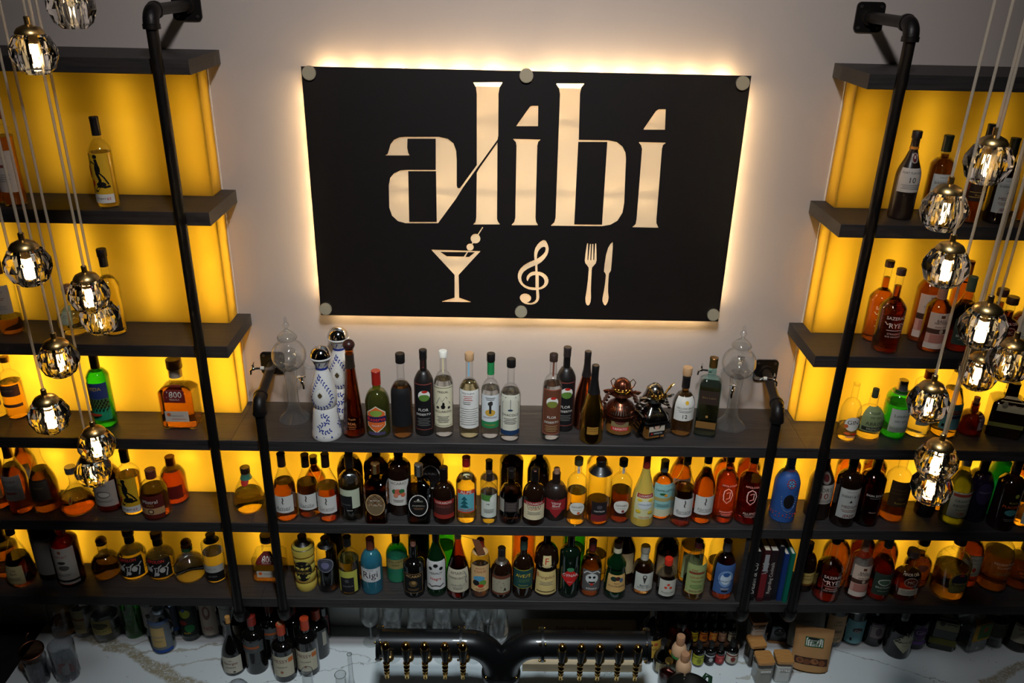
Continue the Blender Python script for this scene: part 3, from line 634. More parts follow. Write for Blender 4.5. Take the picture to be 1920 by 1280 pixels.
# --- long shelf under the sign ---
B('M4',665,822,637,42,'cone','amber',(0.62,0.20,0.03),0.82,('ballstop',(52,24,20),0.036),[T('Tequila',.20,.75,(190,120,70)),T('REAL',.155,.8,(190,120,70))]+rows_(0,.12,.8,2,(150,90,50)),'tall tapering amber bottle with brown ball stopper, beside the blue and white ceramics', ncap=(.72,.86,(40,30,22)))
B('M4',711,821,694,46,'round','olive',(0.42,0.34,0.06),0.62,('scr',(150,30,22),0.052,0.4),[('q',0,.30,.92,1.25,6,PI/6,(206,196,170)),('q',0,.30,.84,1.15,6,PI/6,OR),('o',.0,.40,.5,.28,(120,150,60)),('p',-.85,.85,.26,.35,(34,30,70)),T('Reserva',.305,1.5,(220,50,30)),T('TEQUILA',.20,.8,WH),('p',-.7,.7,.05,.10,(70,60,90))],'squat olive green bottle with red wax neck and orange hexagonal label')
B('M4',756,824,662,40,'tall','clear',AM,.64,('tco',BKS,.034,.5),lb(1.1,.16,.62,(22,22,24)),'clear bottle with plain black wrap label over amber spirit')
B('M4',797,818,655,36,'tall','matte',None,0,('scr',BKS,.035,.5),lb(1.0,.08,.64,(120,60,54),('p',-.94,.94,.09,.63,(20,18,20)),('o',.1,.50,.62,.62,WH),('o',.1,.475,.55,.38,(86,120,50)),('o',.15,.55,.3,.14,RD),T('FLOR',.33,1.0,WH),T('DESIERTO',.275,1.5,WH),rows_(0,.22,1.3,5,GY)),'matte black bottle with green cactus label, leftmost of that design',lab2=[('p',-.28,.28,.80,.97,(110,50,48)),('p',-.2,.2,.81,.96,BK)])
B('M4',833,822,657,36,'tall','clear',CL,.68,('scr',(226,222,210),.022,.4),lb(1.15,.14,.63,(206,198,168),('p',-1.1,1.1,.155,.16,INK),('p',-1.1,1.1,.61,.615,INK),('l',[(-.7,.42),(-.35,.50),(-.1,.45),(.3,.51),(.75,.42)],.06,(40,60,80)),('o',0,.39,.22,.24,BK),('o',.04,.425,.12,.18,BK),('o',-.55,.38,.16,.14,INK),('o',.6,.38,.14,.14,INK),T('MEZCAL',.57,1.1),T('ESCURRIDO',.335,1.7),rows_(0,.27,1.2,4,GY)),'clear bottle with cream label of a rider under mountains',lab2=[('p',-.25,.25,.76,.93,CR)])
B('M4',880,824,661,38,'tall','clear',PY,.66,('tco',WC,.028,.6),lb(1.15,.14,.60,(208,206,200),T('TEQUILENA',.565,1.3,u=-.1),rows_(-.1,.53,.9,3,RD,.022),rows_(-.2,.46,.8,2,GY),rows_(0,.38,1.9,8,(190,188,182),.026)),'clear bottle with tall white label and pale blue neck strip',lab2=[('p',-.30,.05,.74,.98,(120,180,210))])
B('M4',919,825,662,35,'tall','clear',CL,.60,('tco',BKS,.028,.5),lb(1.1,.15,.55,(200,204,206),('p',-1.1,1.1,.15,.23,(40,120,70)),('o',0,.34,.55,.4,(190,150,60)),('p',-.12,.12,.33,.44,DG),('o',0,.45,.26,.24,DG),('o',.08,.47,.16,.12,INK),T('AMARGOSO',.285,1.5,GY),T('ENSAMBLE',.19,1.1,GD),rows_(0,.52,1.0,2,GY)),'clear bottle with green neck band and raised fist label',ncap=(.76,.90,(38,130,72)))
B('M4',955,830,672,38,'tall','clear',CL,.62,('tco',BKS,.030,.5),lb(1.1,.10,.60,(198,194,176),('p',-1.1,1.1,.10,.16,(30,52,84)),('l',[(-.85,.16),(-.85,.50),(-.5,.575),(.5,.575),(.85,.50),(.85,.16)],.05,(40,60,80)),('l',[(0,.42),(0,.55)],.05,(40,60,80)),('o',0,.42,.24,.10,(40,60,80)),T('CHACOLO',.36,1.7,INK),rows_(0,.31,1.3,4,GY)),'clear bottle with arched cream label and navy agave, beside the fist label bottle')
B('M4',1031,828,663,36,'tall','clear',CL,.66,('scr',(50,34,28),.026,.5),lb(1.05,.09,.63,(150,84,66),('p',-.98,.98,.10,.62,(96,56,38)),('o',0,.48,.62,.60,WH),('o',0,.455,.55,.38,(112,120,50)),('o',.1,.53,.3,.14,RD),T('FLOR',.30,.9,WH),T('DESIERTO',.24,1.5,WH),rows_(0,.19,1.3,4,TN)),'clear bottle with brown cactus label, front of the black one',lab2=[('p',-.25,.25,.76,.96,(110,60,44))])
B('M4',1057,810,650,36,'tall','matte',None,0,('scr',(44,36,34),.035,.5),lb(1.0,.08,.62,(120,60,54),('p',-.94,.94,.09,.61,(20,18,20)),('o',.1,.49,.62,.60,WH),('o',.1,.465,.55,.38,(86,120,50)),('o',.15,.54,.3,.14,RD),T('FLOR',.32,1.0,WH),T('DESIERTO',.265,1.5,WH),rows_(0,.21,1.3,4,GY)),'matte black bottle with green cactus label, standing behind the brown label bottle')
B('M4',1092,808,658,40,'champ','rosegold',None,0,('scr',(30,24,24),.095,.4),lb(.5,.16,.24,(120,60,40)),'shiny rose gold champagne bottle with black foil neck',name='champagne_bottle')
B('M4',1107,836,684,44,'champ','gold',None,0,('scr',(20,18,18),.105,.4),lb(.5,.14,.24,(150,108,40),('p',-.5,.5,.185,.19,(90,60,20)),('p',-.5,.5,.215,.22,(90,60,20))),'shiny gold champagne bottle with black foil neck, nearest the shelf edge',name='champagne_bottle')
B('M4',1274,820,688,42,'round','clear',(0.78,0.28,0.03),.72,('tco',WC,.030,.6),lb(1.05,.26,.60,(206,202,194),('o',.1,.53,.18,.18,(206,160,40)),T('YELLOW SPOT',.45,1.6),rows_(0,.41,1.3,2,GY),T('12',.33,.4,BK)),'round shouldered amber whiskey with white label bearing a yellow dot',ncap=(.70,.86,BKS))
B('M4',1319,820,670,40,'sqr','aqua',(0.34,0.16,0.05),.66,('scr',(120,84,40),.036,.3,.6),[('p',-.9,.9,.44,.62,(50,38,30)),T('Blue Label',.53,1.2,(120,90,60)),('p',-.9,.9,.12,.21,(120,84,40)),('o',0,.28,.12,.14,(160,120,60))],'tall square blue-green glass bottle with dark slanted label',sq=.8,dep=.92,rz=-.25)
# --- left end of the long shelf ---
B('L4',4,782,.27,38,'tall','clear',PY,.6,('tco',BKS,.03),lb(1.1,.2,.55,TN),'clear bottle cut by the left edge on the long shelf')
B('L4',37,787,668,38,'ring','clear',LA,.60,('tco',WC,.02),lb(1.2,.40,.58,(98,68,60),('p',-1.0,1.0,.55,.555,TN),T('RESERVE',.50,1.1,TN),('p',-1.2,1.2,.22,.27,(98,68,60))),'clear bottle with ringed neck and two brown label bands, left of the hanging lamp')
B('L4',203,804,.30,40,'bord','green',GNL,.72,('scr',BKS,.075,.5),lb(1.1,.12,.60,(30,150,110),('p',-1.1,1.1,.38,.60,(40,60,120)),('p',-1.1,1.1,.28,.40,(70,110,60)),T('VIDA',.53,1.1,YL),[('p',-.9+.26*i+(.13 if k%2 else 0),-.78+.26*i+(.13 if k%2 else 0),.38-.03*k,.40-.03*k,BK) for i in range(7) for k in range(5)],('o',-.3,.21,.6,.14,(190,60,30)),T('MEZCAL',.56,.6,YL)),'green mezcal bottle with bright blue and green label and black neck')
def _1800(root, H, R, bp): pass
B('L4',347,809,672,64,'tank','clear',(0.90,0.28,0.03),.62,('tco',(60,26,20),.035,.5),[('p',-.62,.62,.42,.64,(112,32,28)),T('1800',.54,.9,WH),T('TEQUILA',.465,.6,WH),('p',-.68,.68,.13,.29,(200,186,170)),('o',-.45,.24,.12,.12,OR),T('Reposado',.22,.8,GY),rows_(.1,.17,.8,1,RD)],'large square faceted amber tequila bottle with dark red numbered label, on the long shelf',sq=.75,dep=.72,ncap=(.74,.87,(176,166,150)))
# --- right end of the long shelf ---
B('R4',1583,829,718,37,'round','clear',PY,.25,None,[('o',0,.34,.80,.80,(226,220,208)),T('GIN',.37,1.1,BK),('o',-.4,.17,.3,.14,OR),('o',.3,.16,.35,.12,RD),('o',0,.11,.5,.1,(214,140,120)),('o',-.6,.3,.2,.2,OR)],'small clear bottle with round white GIN label over flowers',top_open=1)
B('R4',1621,826,728,47,'round','clear',PY,.30,('cork',(60,70,50),.022),lb(1.1,.20,.66,(126,140,96),('p',-.95,.95,.22,.30,(40,42,36)),T('ABROS',.37,1.4,INK),T('DRY GIN',.50,.8,INK),T('PREMIUM',.26,1.1,(170,170,140)),rows_(0,.58,1.0,2,(70,80,54))),'stout clear bottle with sage green label and folded stopper')
B('R4',1669,823,712,47,'ring','green',(0.3,0.7,0.2),.60,('scr',(150,148,146),.045,.3,.8),lb(.85,.14,.56,(178,190,170),('p',-.8,.8,.25,.55,(200,204,196)),T('London',.44,1.1,INK),T('DRY GIN',.34,.9,INK),('p',-.75,.75,.14,.23,(150,156,140)),('o',.55,.70,.26,.26,(150,30,24))),'bulky bright green gin bottle with silver cap and red seal')
B('R4',1712,822,694,42,'cyl','clear',CL,.52,('scr',(130,44,22),.030,.35),lb(.7,.22,.5,(150,152,140),('o',0,.36,.5,.6,(168,168,156)),('o',0,.36,.38,.48,(128,128,118))),'clear gin bottle with red-brown cap, mostly behind a hanging lamp')
B('R4',1763,822,.33,46,'burg','clear',YW,.60,('scr',(150,110,50),.06),lb(1.1,.13,.45,(104,160,168),('o',0,.35,.5,.2,(150,60,40)),('o',.1,.29,.55,.14,(70,60,90)),('p',-.9,-.7,.16,.2,BK),T('Gin',.36,.5,WH)),'sloping yellow bottle with pale blue label behind the lamp cord',rot=8)
B('R4',1812,818,744,44,'round','brown',VD,.7,('cork',(110,70,50),.022),[('p',.05,.95,.2,.60,(128,110,120)),('p',.12,.88,.23,.57,(176,160,150)),('o',.5,.4,.24,.5,(110,90,100))],'small dark brown apothecary bottle with corked neck')
B('R4',1866,818,716,58,'tank','dkbrown',None,0,('scr',(26,18,14),.028),[('p',-.75,.9,.52,.76,(176,166,132)),('o',-.35,.64,.18,.22,(110,104,86)),('l',[(-.1,.63),(.2,.66),(.5,.62),(.8,.66)],.05,(130,120,96)),('p',-1,1,.22,.30,(110,110,50))],'broad square dark brown bottle with cream label and olive lower band',sq=.9,dep=.85,rz=-.35)
B('R4',1918,812,.22,46,'squat','black',None,0,('tco',(150,30,24),.03),lb(.9,.3,.5,(190,200,190)),'black bottle with red stopper cut by the right edge on the long shelf')
# --- second left shelf ---
B('L2',33,388,.33,42,'bord','clear',(0.80,0.22,0.03),.64,('scr',(96,26,20),.07),lb(.95,.14,.52,(186,174,164),T('COGNAC',.46,1.0,BR),('o',.1,.38,.35,.14,(120,60,60)),rows_(0,.30,1.0,4,GY)),'amber bottle with greyish white label and red capsule behind the lamp cords')
B('L2',-12,386,.27,42,'round','clear',RAM,.6,('tco',BKS,.03),None,'dark amber bottle just showing at the left edge of the second shelf')
def dancer(tu=0):
    return lb(1.0,.07,.62,(206,160,32),('p',-1.0,1.0,.07,.17,(210,206,200)),T('singani',.12,.8,BK,u=-.15),T('63',.12,.32,RD,u=.5),
     ('l',[(-.1,.56),(0,.48),(-.15,.40),(.05,.33),(-.1,.26),(-.45,.20)],.26,BK),('o',-.05,.45,.24,.5,BK),('o',.1,.28,.4,.26,BK),('l',[(0,.42),(.4,.36),(.7,.28)],.13,BK),('l',[(-.1,.30),(.35,.25),(.8,.26)],.2,BK),('o',-.08,.59,.18,.18,BK),('l',[(-.1,.50),(-.5,.54),(-.7,.50)],.08,BK),('o',-.8,.42,.12,.6,RD),('o',-.5,.3,.1,.3,(180,40,24)))
B('L2',207,392,218,41,'tall','clear',PY,.62,('scr',BKS,.055,.4),dancer(),'clear bottle with yellow label of a black dancing figure, alone on the second left shelf')
# --- third left shelf ---
B('L3',26,630,.27,42,'tall','clear',(0.85,0.28,0.04),.22,('scr',(70,26,20),.06),lb(1.0,.30,.66,(170,158,146),T('THE HAUT',.58,1.0,BR),rows_(0,.50,1.1,2,(120,60,50)),rows_(0,.40,1.2,3,GY)),'nearly empty amber bottle with grey label at the left end of the third shelf')
B('L3',-14,628,.27,42,'slope','clear',CL,.3,('tco',BKS,.03),None,'clear bottle just showing at the left edge of the third shelf')
B('L3',146,632,532,58,'ball','clear',PY,.35,('ballstop',(120,84,60),.034),[('p',-.4,.4,.26,.60,(150,160,120)),('p',-.34,.34,.28,.58,(176,180,150)),T('XO',.42,.5,GY)],'squat round clear tequila bottle behind the touching lamps',cat='bottle')
B('L3',221,631,466,40,'tall','clear',PY,.68,('tco',(30,20,14),.026,.5),lb(1.1,.06,.32,(22,18,18),('p',-1.1,1.1,.25,.36,(160,160,152)),T('MEZCAL',.16,1.2,GY),T('DONAJI',.30,1.0,INK)),'slim tall clear bottle with black and silver label and black stopper',ncap=(.80,.93,(24,18,16)))
# --- second right shelf ---
B('R2',1684,413,245,44,'slope','brick',None,0,('scr',(30,22,18),.022,.5),lb(1.15,.33,.60,(186,178,168),T('PORT FLADGATE',.55,1.9,INK),T('10',.47,.5,BK),rows_(0,.41,1.7,3,GY)),'dark port bottle with white label numbered 10 on the second right shelf',ncap=(.80,.83,(190,120,40)),lab2=[('o',0,.71,.55,.42,(150,140,130)),('o',0,.71,.30,.34,(90,30,30)),('o',0,.72,.12,.16,(190,180,170)),('o',-.42,.74,.12,.14,(186,176,166)),('o',.42,.74,.12,.14,(186,176,166))])
def sherry(v='MEDIUM'):
    return lb(1.0,.14,.56,(172,172,166),('p',-.85,.85,.49,.55,(186,186,180)),T('IMPORTED',.52,.9,GY),T('SHERRY & CO',.455,1.6,INK),('q',0,.385,.16,.16,3,PI/2,INK),T(v,.31,1.3,BR),rows_(0,.26,1.3,2,(150,110,90)),T('JEREZ',.175,.9,(120,40,40)))
B('R2',1743,412,253,44,'bord','clear',(0.30,0.09,0.015),.78,('scr',(20,30,16),.05,.4),sherry('DRY'),'brown sherry bottle with pale label, partly behind a lamp on the second right shelf')
B('R2',1813,420,232,37,'tall','clear',(0.20,0.05,0.01),.70,('scr',BKS,.05),lb(1.1,.24,.62,(44,28,20),('o',0,.55,.16,.2,(100,76,40)),('p',-1.0,1.0,.33,.335,GD),('p',-1.0,1.0,.28,.285,GD),T('Reserva',.305,.9,GD)),'dark bottle with brown and gold label behind the highest right lamp')
B('R2',1862,420,258,44,'bord','dkbrown',None,0,('scr',(20,24,16),.05,.4),sherry(),'nearly black sherry bottle with pale MEDIUM label on the second right shelf')
B('R2',1925,420,.22,46,'round','clear',(0.8,0.3,0.04),.7,('tco',BKS,.03),None,'amber bottle just showing at the right edge of the second shelf')
# --- third right shelf ---
def rye(): return [T('SAZERAC',.45,1.5,WH),T('RYE',.36,.9,WH),('p',-.6,.6,.30,.305,WH),T('STRAIGHT',.26,1.0,(190,170,160)),T('RYE WHISKEY',.225,1.2,(190,170,160)),('l',[(-.8,.40),(-.6,.37),(-.45,.39)],.05,WH),('l',[(.8,.40),(.6,.37),(.45,.39)],.05,WH)]
B('R3',1630,638,488,46,'rye','clear',(0.85,0.20,0.02),.80,('scr',(70,40,30),.022,.4),rye(),'orange rye whiskey bottle standing behind its twin on the third right shelf')
B('R3',1648,657,503,47,'rye','clear',(0.66,0.12,0.015),.80,('scr',(60,36,28),.022,.4),rye(),'dark amber rye whiskey bottle with white lettering, front one on the third right shelf')
def basil(t='DARK RYE'): return lb(1.05,.08,.60,(206,180,160),('p',-1.05,1.05,.08,.33,(196,150,134)),('p',-1.05,1.05,.30,.37,(70,44,32)),('o',.1,.335,.16,.2,(170,150,130)),('p',-.16,.16,.53,.57,BR),T('BASIL',.49,.8,INK),T('HAYDEN',.455,1.1,INK),T(t,.40,.9,BR),('p',-.7,.7,.17,.29,(170,110,96)),('p',-1.05,1.05,.08,.16,(206,190,176)))
B('R3',1710,636,.30,42,'tall','clear',RAM,.80,('scr',(150,104,84),.06,.6),basil('RYE'),'amber whiskey with pink label standing behind its twin on the third right shelf')
B('R3',1733,657,528,44,'tall','clear',(0.50,0.10,0.015),.76,('scr',(150,104,84),.058,.6),basil(),'amber whiskey with pink label and copper neck foil, front one on the third right shelf')
B('R3',1775,640,.29,40,'bord','clear',ORL,.80,('scr',(150,60,30),.05),lb(1.0,.2,.5,(46,60,50)),'orange whiskey half hidden behind the pink label bottles on the right')
B('R3',1787,660,518,44,'slope','clear',(0.66,0.15,0.02),.66,('scr',(70,84,66),.050,.5),lb(1.0,.12,.46,(44,58,48),('o',0,.34,.6,.34,(190,190,170)),('o',0,.34,.5,.24,(70,90,70)),T('BROTHERS',.24,1.4,(190,190,170)),rows_(0,.19,1.0,1,(150,150,130))),'whiskey with dark green label and green neck foil on the third right shelf')
def minor(): return [T('MINOR CASE',.56,1.5,(206,190,176)),('o',0,.42,.5,.4,(150,120,100)),('o',0,.42,.42,.32,(90,24,12)),T('MC',.42,.5,(200,180,150)),('p',-.75,.75,.14,.28,(200,190,168)),T('RYE WHISKEY',.235,1.1,INK),rows_(0,.20,1.1,2,GY)]
B('R3',1842,640,541,48,'round','clear',RAM,.75,('tco',(70,40,30),.026),minor(),'short oval whiskey behind another, left of the square label whiskey on the right',dep=.7)
B('R3',1858,656,556,50,'round','clear',(0.6,0.14,0.02),.75,('tco',(60,36,28),.026),minor(),'short oval whiskey directly behind the lamp level with the third right shelf',dep=.7)
B('R3',1900,652,537,46,'round','clear',(0.50,0.06,0.012),.84,('tco',BKS,.046,.4),lb(1.1,.17,.52,(206,198,178),T('PENDLETON',.44,1.8,INK),T('WHISKY',.38,.8,GY),('o',0,.28,.16,.24,(190,50,34)),rows_(0,.21,1.0,1,GY)),'dark amber whiskey with cream label and black stopper near the right edge, third shelf')
# --- shelf below the long shelf, left part ---
B('S5',4,957,.29,42,'tall','clear',DA,.72,('scr',(60,30,24),.05),lb(1.0,.18,.55,(160,120,70),T('ANEJO',.38,1.1,BR),rows_(0,.30,1.1,2,BR)),'dark bottle with tan label cut by the left edge, shelf below the long shelf')
B('S5',52,958,.30,42,'slope','clear',DA,.66,('scr',(84,30,26),.07),lb(1.0,.22,.56,(176,170,164),T('DELORD',.49,1.1,INK),rows_(0,.42,1.1,3,GY),('o',0,.33,.5,.12,(150,80,70))),'brandy bottle with grey-white label and dark red neck, second from the left edge')
B('S5',70,935,.30,40,'slope','clear',ORL,.80,('scr',(90,50,30),.05),lb(.9,.2,.55,(170,160,150)),'orange brandy bottle behind two dark ones at the left end')
B('S5',97,963,.30,48,'burg','clear',(0.12,0.04,0.01),.58,('tco',(50,32,24),.02),lb(.9,.20,.48,(60,48,42),('p',-.8,.8,.22,.46,(84,72,62)),T('COGNAC',.38,1.0,TN)),'long necked dark cognac bottle with brown label at the left')
B('S5',156,968,874,63,'cognac','clear',RAM,.34,('tco',(190,190,190),.026,.1,.6),[('o',.05,.36,.14,.22,GD),('o',.05,.36,.06,.1,RD)],'wide round glass cognac decanter with clear stopper, below the lowest left lamp')
B('S5',210,960,.24,52,'squat','brown',VD,.7,('cork',(90,60,40),.02),lb(.95,.12,.56,(166,156,146),T('Rum',.5,.6,INK),('o',0,.33,.5,.3,(110,104,100)),('o',.05,.33,.4,.2,(190,182,172)),rows_(0,.22,1.2,2,GY)),'wide dark brown bottle with a drawing on its grey label, behind the decanter')
B('S5',259,968,842,42,'tall','clear',(0.95,.75,.3),.60,('scr',BKS,.05,.4),dancer(),'clear bottle with yellow dancing figure label, beside the wide brown bottle')
B('S5',308,970,879,50,'squat','clear',(0.42,0.08,0.015),.60,('scr',(96,44,30),.034,.4),lb(1.0,.06,.56,(86,26,18),('p',-1.0,1.0,.15,.29,(170,130,90)),T('Mistral',.43,1.1,WH),('o',0,.22,.22,.22,(60,30,24)),('o',0,.22,.14,.14,(190,160,120)),T('PISCO',.35,.5,GD)),'short dark amber bottle with red-brown label and cream band')
B('S5',330,940,855,46,'squat','clear',(0.80,0.10,0.015),.72,('scr',(120,60,34),.034,.4),lb(1.0,.16,.45,(96,20,14)),'taller red-amber bottle behind the short red-brown label one')
B('S5',471,967,875,58,'tear','clear',YW,.40,('scr',(40,28,20),.022,.4),None,'teardrop shaped clear bottle of yellow spirit standing alone between the two left pipes',ncap=(.74,.86,(60,110,90)),lab2=[('o',0,.80,.75,.5,(170,40,30))])
# --- middle part ---
def giff(nm): return lb(1.0,.16,.42,(200,198,192),('l',[(0,.40),(.05,.36),(-.04,.33),(.03,.30)],.10,INK),T(nm,.235,1.4,GY),rows_(0,.20,1.2,1,GY))
B('S5',544,981,849,41,'slope','clear',(0.80,0.20,0.02),.58,('scr',(32,20,16),.052,.4),giff('Amer'),'amber liqueur with white label, just right of the short left pipe')
B('S5',584,972,851,40,'slope','clear',(0.62,0.25,0.04),.55,('scr',(32,24,18),.05,.4),giff('Vanille'),'pale necked amber liqueur with white label, second of the white label trio')
B('S5',598,940,854,40,'slope','clear',ORL,.86,('scr',(32,24,18),.03,.4),lb(.9,.2,.5,(180,160,140)),'full orange liqueur bottle behind the white label trio')
B('S5',620,981,850,41,'slope','clear',(0.60,0.13,0.02),.52,('scr',(32,20,16),.052,.4),giff('Caramel'),'amber liqueur with white label, third of the white label trio')
B('S5',663,977,853,42,'tall','clear',CL,.60,('scr',BKS,.045,.4),lb(1.0,.24,.54,(176,184,160),('p',-1.0,.25,.24,.44,(22,22,24)),T('MARASCHINO',.30,.9,GY,u=-.35),T('CACAO',.21,.5,WH,u=0)),'clear liqueur bottle with black and silver label, left of the textured brown one')
B('S5',676,943,.29,48,'round','dkbrown',None,0,('scr',BKS,.04),None,'dark brown bottle behind the clear black and silver label one')
def avi(t,c): return [('o',0,.36,.86,1.15,c),('o',0,.36,.78,1.06,BK if c!=TN else (110,92,66)),T(t,.36,1.1,(200,190,170)),T('AMARO',.44,.8,(190,180,160)),rows_(0,.31,.9,2,(150,110,80)),('q',0,.47,.14,.12,3,PI/2,c)]
B('S5',701,985,868,42,'sqr','amber',VD,.62,('scr',(150,128,84),.038,.35,.7),avi('Noisella',TN)[0:3]+[T('BRAULIO',.44,.9,WH)],'faceted amber glass amaro bottle with oval tan label and gold cap',sq=.55,tex='diamond')
B('S5',709,945,.28,44,'sqr','dkbrown',None,0,('scr',(140,110,50),.03,.35,.6),None,'dark textured bottle behind the gold capped amaro',sq=.55,tex='diamond')
B('S5',749,967,.30,44,'bord','dkbrown',None,0,('scr',(54,28,18),.06),lb(.95,.16,.52,(196,190,182),T('VICARIO',.48,1.4,INK),('o',-.3,.36,.24,.24,GN),('o',0,.36,.3,.3,(190,90,70)),('o',.3,.37,.24,.22,GN),('o',.4,.32,.2,.2,(190,100,70)),('o',-.2,.31,.2,.2,(200,120,90)),rows_(0,.24,.9,2,GY)),'dark brown bottle with white label of fruit and leaves')
B('S5',790,987,870,42,'sqr','smoke',VD,.56,('scr',(150,150,150),.045,.3,.8),avi('Amarissimo',WH),'diamond patterned amaro bottle with silver cap and black oval label',sq=.55,tex='diamond')
B('S5',808,947,.29,46,'sqr','dkbrown',None,0,('scr',BKS,.04),[('o',.1,.5,.8,1.1,WH),('o',.1,.5,.72,1.0,BK),T('AMARO',.55,1.0,GY,u=.1)],'dark textured bottle with black oval label behind the silver capped one',sq=.5,tex='diamond')
def lux(t1,t2,c): return lb(1.05,.12,.46,c,('p',-1.05,1.05,.40,.47,(140,34,28)),T('LUXARDO',.435,1.5,WH),T(t1,.37,1.3,INK if c==CR else (120,70,60)),T(t2,.33,1.1,(150,50,40)),rows_(0,.27,1.2,3,GY if c==CR else (90,50,44)))
B('S5',833,987,875,42,'round','dkbrown',None,0,('scr',(16,13,13),.05,.3),lb(1.05,.12,.46,(64,30,26),('p',-1.05,1.05,.39,.47,(140,34,28)),T('LUXARDO',.43,1.5,WH),T('ESPRESSO',.35,1.3,(130,70,60)),('p',-1.05,1.05,.12,.20,(140,40,30))),'short dark brown liqueur with brown-red label, left of the pine tree label bottle',lab2=[('p',-.25,.25,.972,.99,(200,120,110))])
B('S5',871,985,856,39,'tall','clear',PY,.70,('scr',(140,26,22),.036,.35),lb(.95,.20,.56,(190,60,40),('p',-.85,.85,.22,.50,(90,160,170)),T('ALPE',.53,1.1,WH),('q',-.15,.43,.35,.3,3,PI/2,(24,84,90)),('q',-.15,.37,.42,.34,3,PI/2,(24,84,90)),('q',-.15,.31,.50,.36,3,PI/2,(24,84,90)),T('GENEPY',.25,1.3,(180,40,30))),'yellow liqueur with red cap and green pine tree label')
B('S5',916,963,862,34,'tall','clear',CL,.66,('scr',BKS,.04),lb(.9,.2,.5,(180,184,176)),'clear bottle with black cap behind the smaller green label one')
B('S5',916,989,884,32,'tall','clear',CL,.60,('scr',(40,32,28),.035,.4),lb(1.05,.16,.62,(196,198,186),('p',-1.0,.35,.50,.62,(70,120,50)),('o',.45,.53,.34,.5,(206,206,196)),('o',-.2,.44,.06,.08,INK),('o',0,.44,.06,.08,INK),rows_(0,.33,1.3,4,GY)),'small clear bottle with white and leaf green label')
B('S5',957,940,.30,44,'bord','dkbrown',None,0,('scr',(24,18,16),.05),None,'dark brown bottle standing behind the round shouldered map label one')
B('S5',961,988,878,42,'round','clear',(0.22,0.05,0.012),.60,('scr',BKS,.035,.3),lb(.55,.27,.46,(60,50,48),('p',-1.3,-.62,.25,.5,(150,144,134)),rows_(0,.42,.9,5,(120,108,100),.03),('p',.75,1.3,.3,.5,(150,144,134))),'round shouldered dark amaro with small map-like label and half clear neck')
B('S5',1008,940,.29,44,'round','dkbrown',None,0,('scr',(24,18,16),.045),None,'dark brown bottle behind the cherry liqueur')
B('S5',1009,989,877,43,'round','dkbrown',None,0,('scr',(18,14,14),.05,.3),lux('CHERRY','LIQUEUR',CR)+[('p',-.25,.25,.976,.99,(200,120,110))],'dark cherry liqueur with cream label and red band')
B('S5',1046,983,877,44,'squat','brick',None,0,('cork',(176,136,110),.02),[('p',-.95,.95,.22,.46,(140,32,36)),('q',0,.22,1.0,.7,3,-PI/2,(140,32,36)),T('Viking',.38,.8,WH),T('Blod',.33,.6,WH),rows_(0,.28,.9,2,(190,110,100)),('q',0,.46,.3,.14,3,PI/2,(70,34,30))],'dark stoneware mead bottle with cork and pointed red label')
def gif2(c): return [('o',0,.29,.78,.72,(206,202,190)),T('GIFFARD',.31,1.1,INK),rows_(0,.26,.8,1,GY),('o',.15,.22,.14,.14,c)]
B('S5',1084,986,858,38,'tall','clear',YW,.50,('scr',(60,60,34),.026,.3),gif2((190,80,30)),'clear yellow peach liqueur with shield shaped white label and fruit on the neck',lab2=[('p',-.34,.34,.79,.92,(190,186,176)),('o',.05,.84,.12,.16,(190,90,30))])
B('S5',1112,945,.29,40,'tall','clear',PY,.80,('scr',(170,120,60),.03),None,'pale yellow bottle behind the peach liqueur and the pink one')
B('S5',1122,988,860,44,'cyl','clear',(0.85,0.30,0.14),.34,('scr',BKS,.05,.4),lb(.7,.08,.40,(30,24,26),('p',-.7,.7,.08,.19,(110,34,34)),T('CARTRON',.25,.9,WH),('o',0,.32,.24,.2,(70,64,66))),'clear bottle of pink liqueur with black and dark red label')
B('S5',1158,985,860,39,'tall','clear',(0.16,0.03,0.01),.50,('scr',(24,20,18),.026,.3),gif2((120,30,30)),'half full dark brown liqueur with shield shaped white label',lab2=[('p',-.34,.34,.79,.92,(176,170,164)),('l',[(-.1,.84),(.05,.87),(.15,.83)],.08,(120,30,30))])
B('S5',1195,987,.30,43,'champ','yellow',(0.85,0.72,0.10),.74,('scr',(130,40,24),.065,.4),lb(.95,.12,.47,(200,196,150),('p',-.85,.85,.42,.47,(150,40,28)),T('LUXARDO',.445,1.3,WH),('o',0,.32,.62,.4,(196,200,200)),T('LIMONCELLO',.33,1.2,(60,90,120)),('o',-.5,.39,.24,.12,YL),('o',.5,.39,.24,.12,YL),('o',-.55,.23,.24,.16,YL),('o',.5,.22,.24,.16,YL),T('LIQUORE',.15,.9,RD)),'opaque yellow lemon liqueur with flowery white label')
B('S5',1236,984,862,40,'tall','clear',(0.85,0.25,0.04),.80,('scr',(80,90,88),.045,.4),lb(1.0,.08,.66,(140,184,180),('p',-1.0,1.0,.08,.21,(196,192,160)),('p',-1.0,1.0,.36,.42,(170,150,90)),T('CAPPELLETTI',.55,1.6,(40,70,50)),('o',-.1,.49,.3,.12,(36,90,50)),('o',.2,.47,.16,.14,(220,150,50)),rows_(0,.30,1.3,3,(60,110,110))),'orange liqueur with tall aqua label')
B('S5',1263,945,.29,42,'slope','clear',ORL,.82,('scr',(60,36,20),.035),lb(.8,.2,.5,(170,150,130)),'orange liqueur bottle standing behind the aqua label one')
B('S5',1271,986,.30,40,'slope','clear',(0.50,0.13,0.02),.52,('scr',(40,30,20),.045,.4),giff('Banane'),'brown-amber liqueur with white label, right of the aqua label bottle')
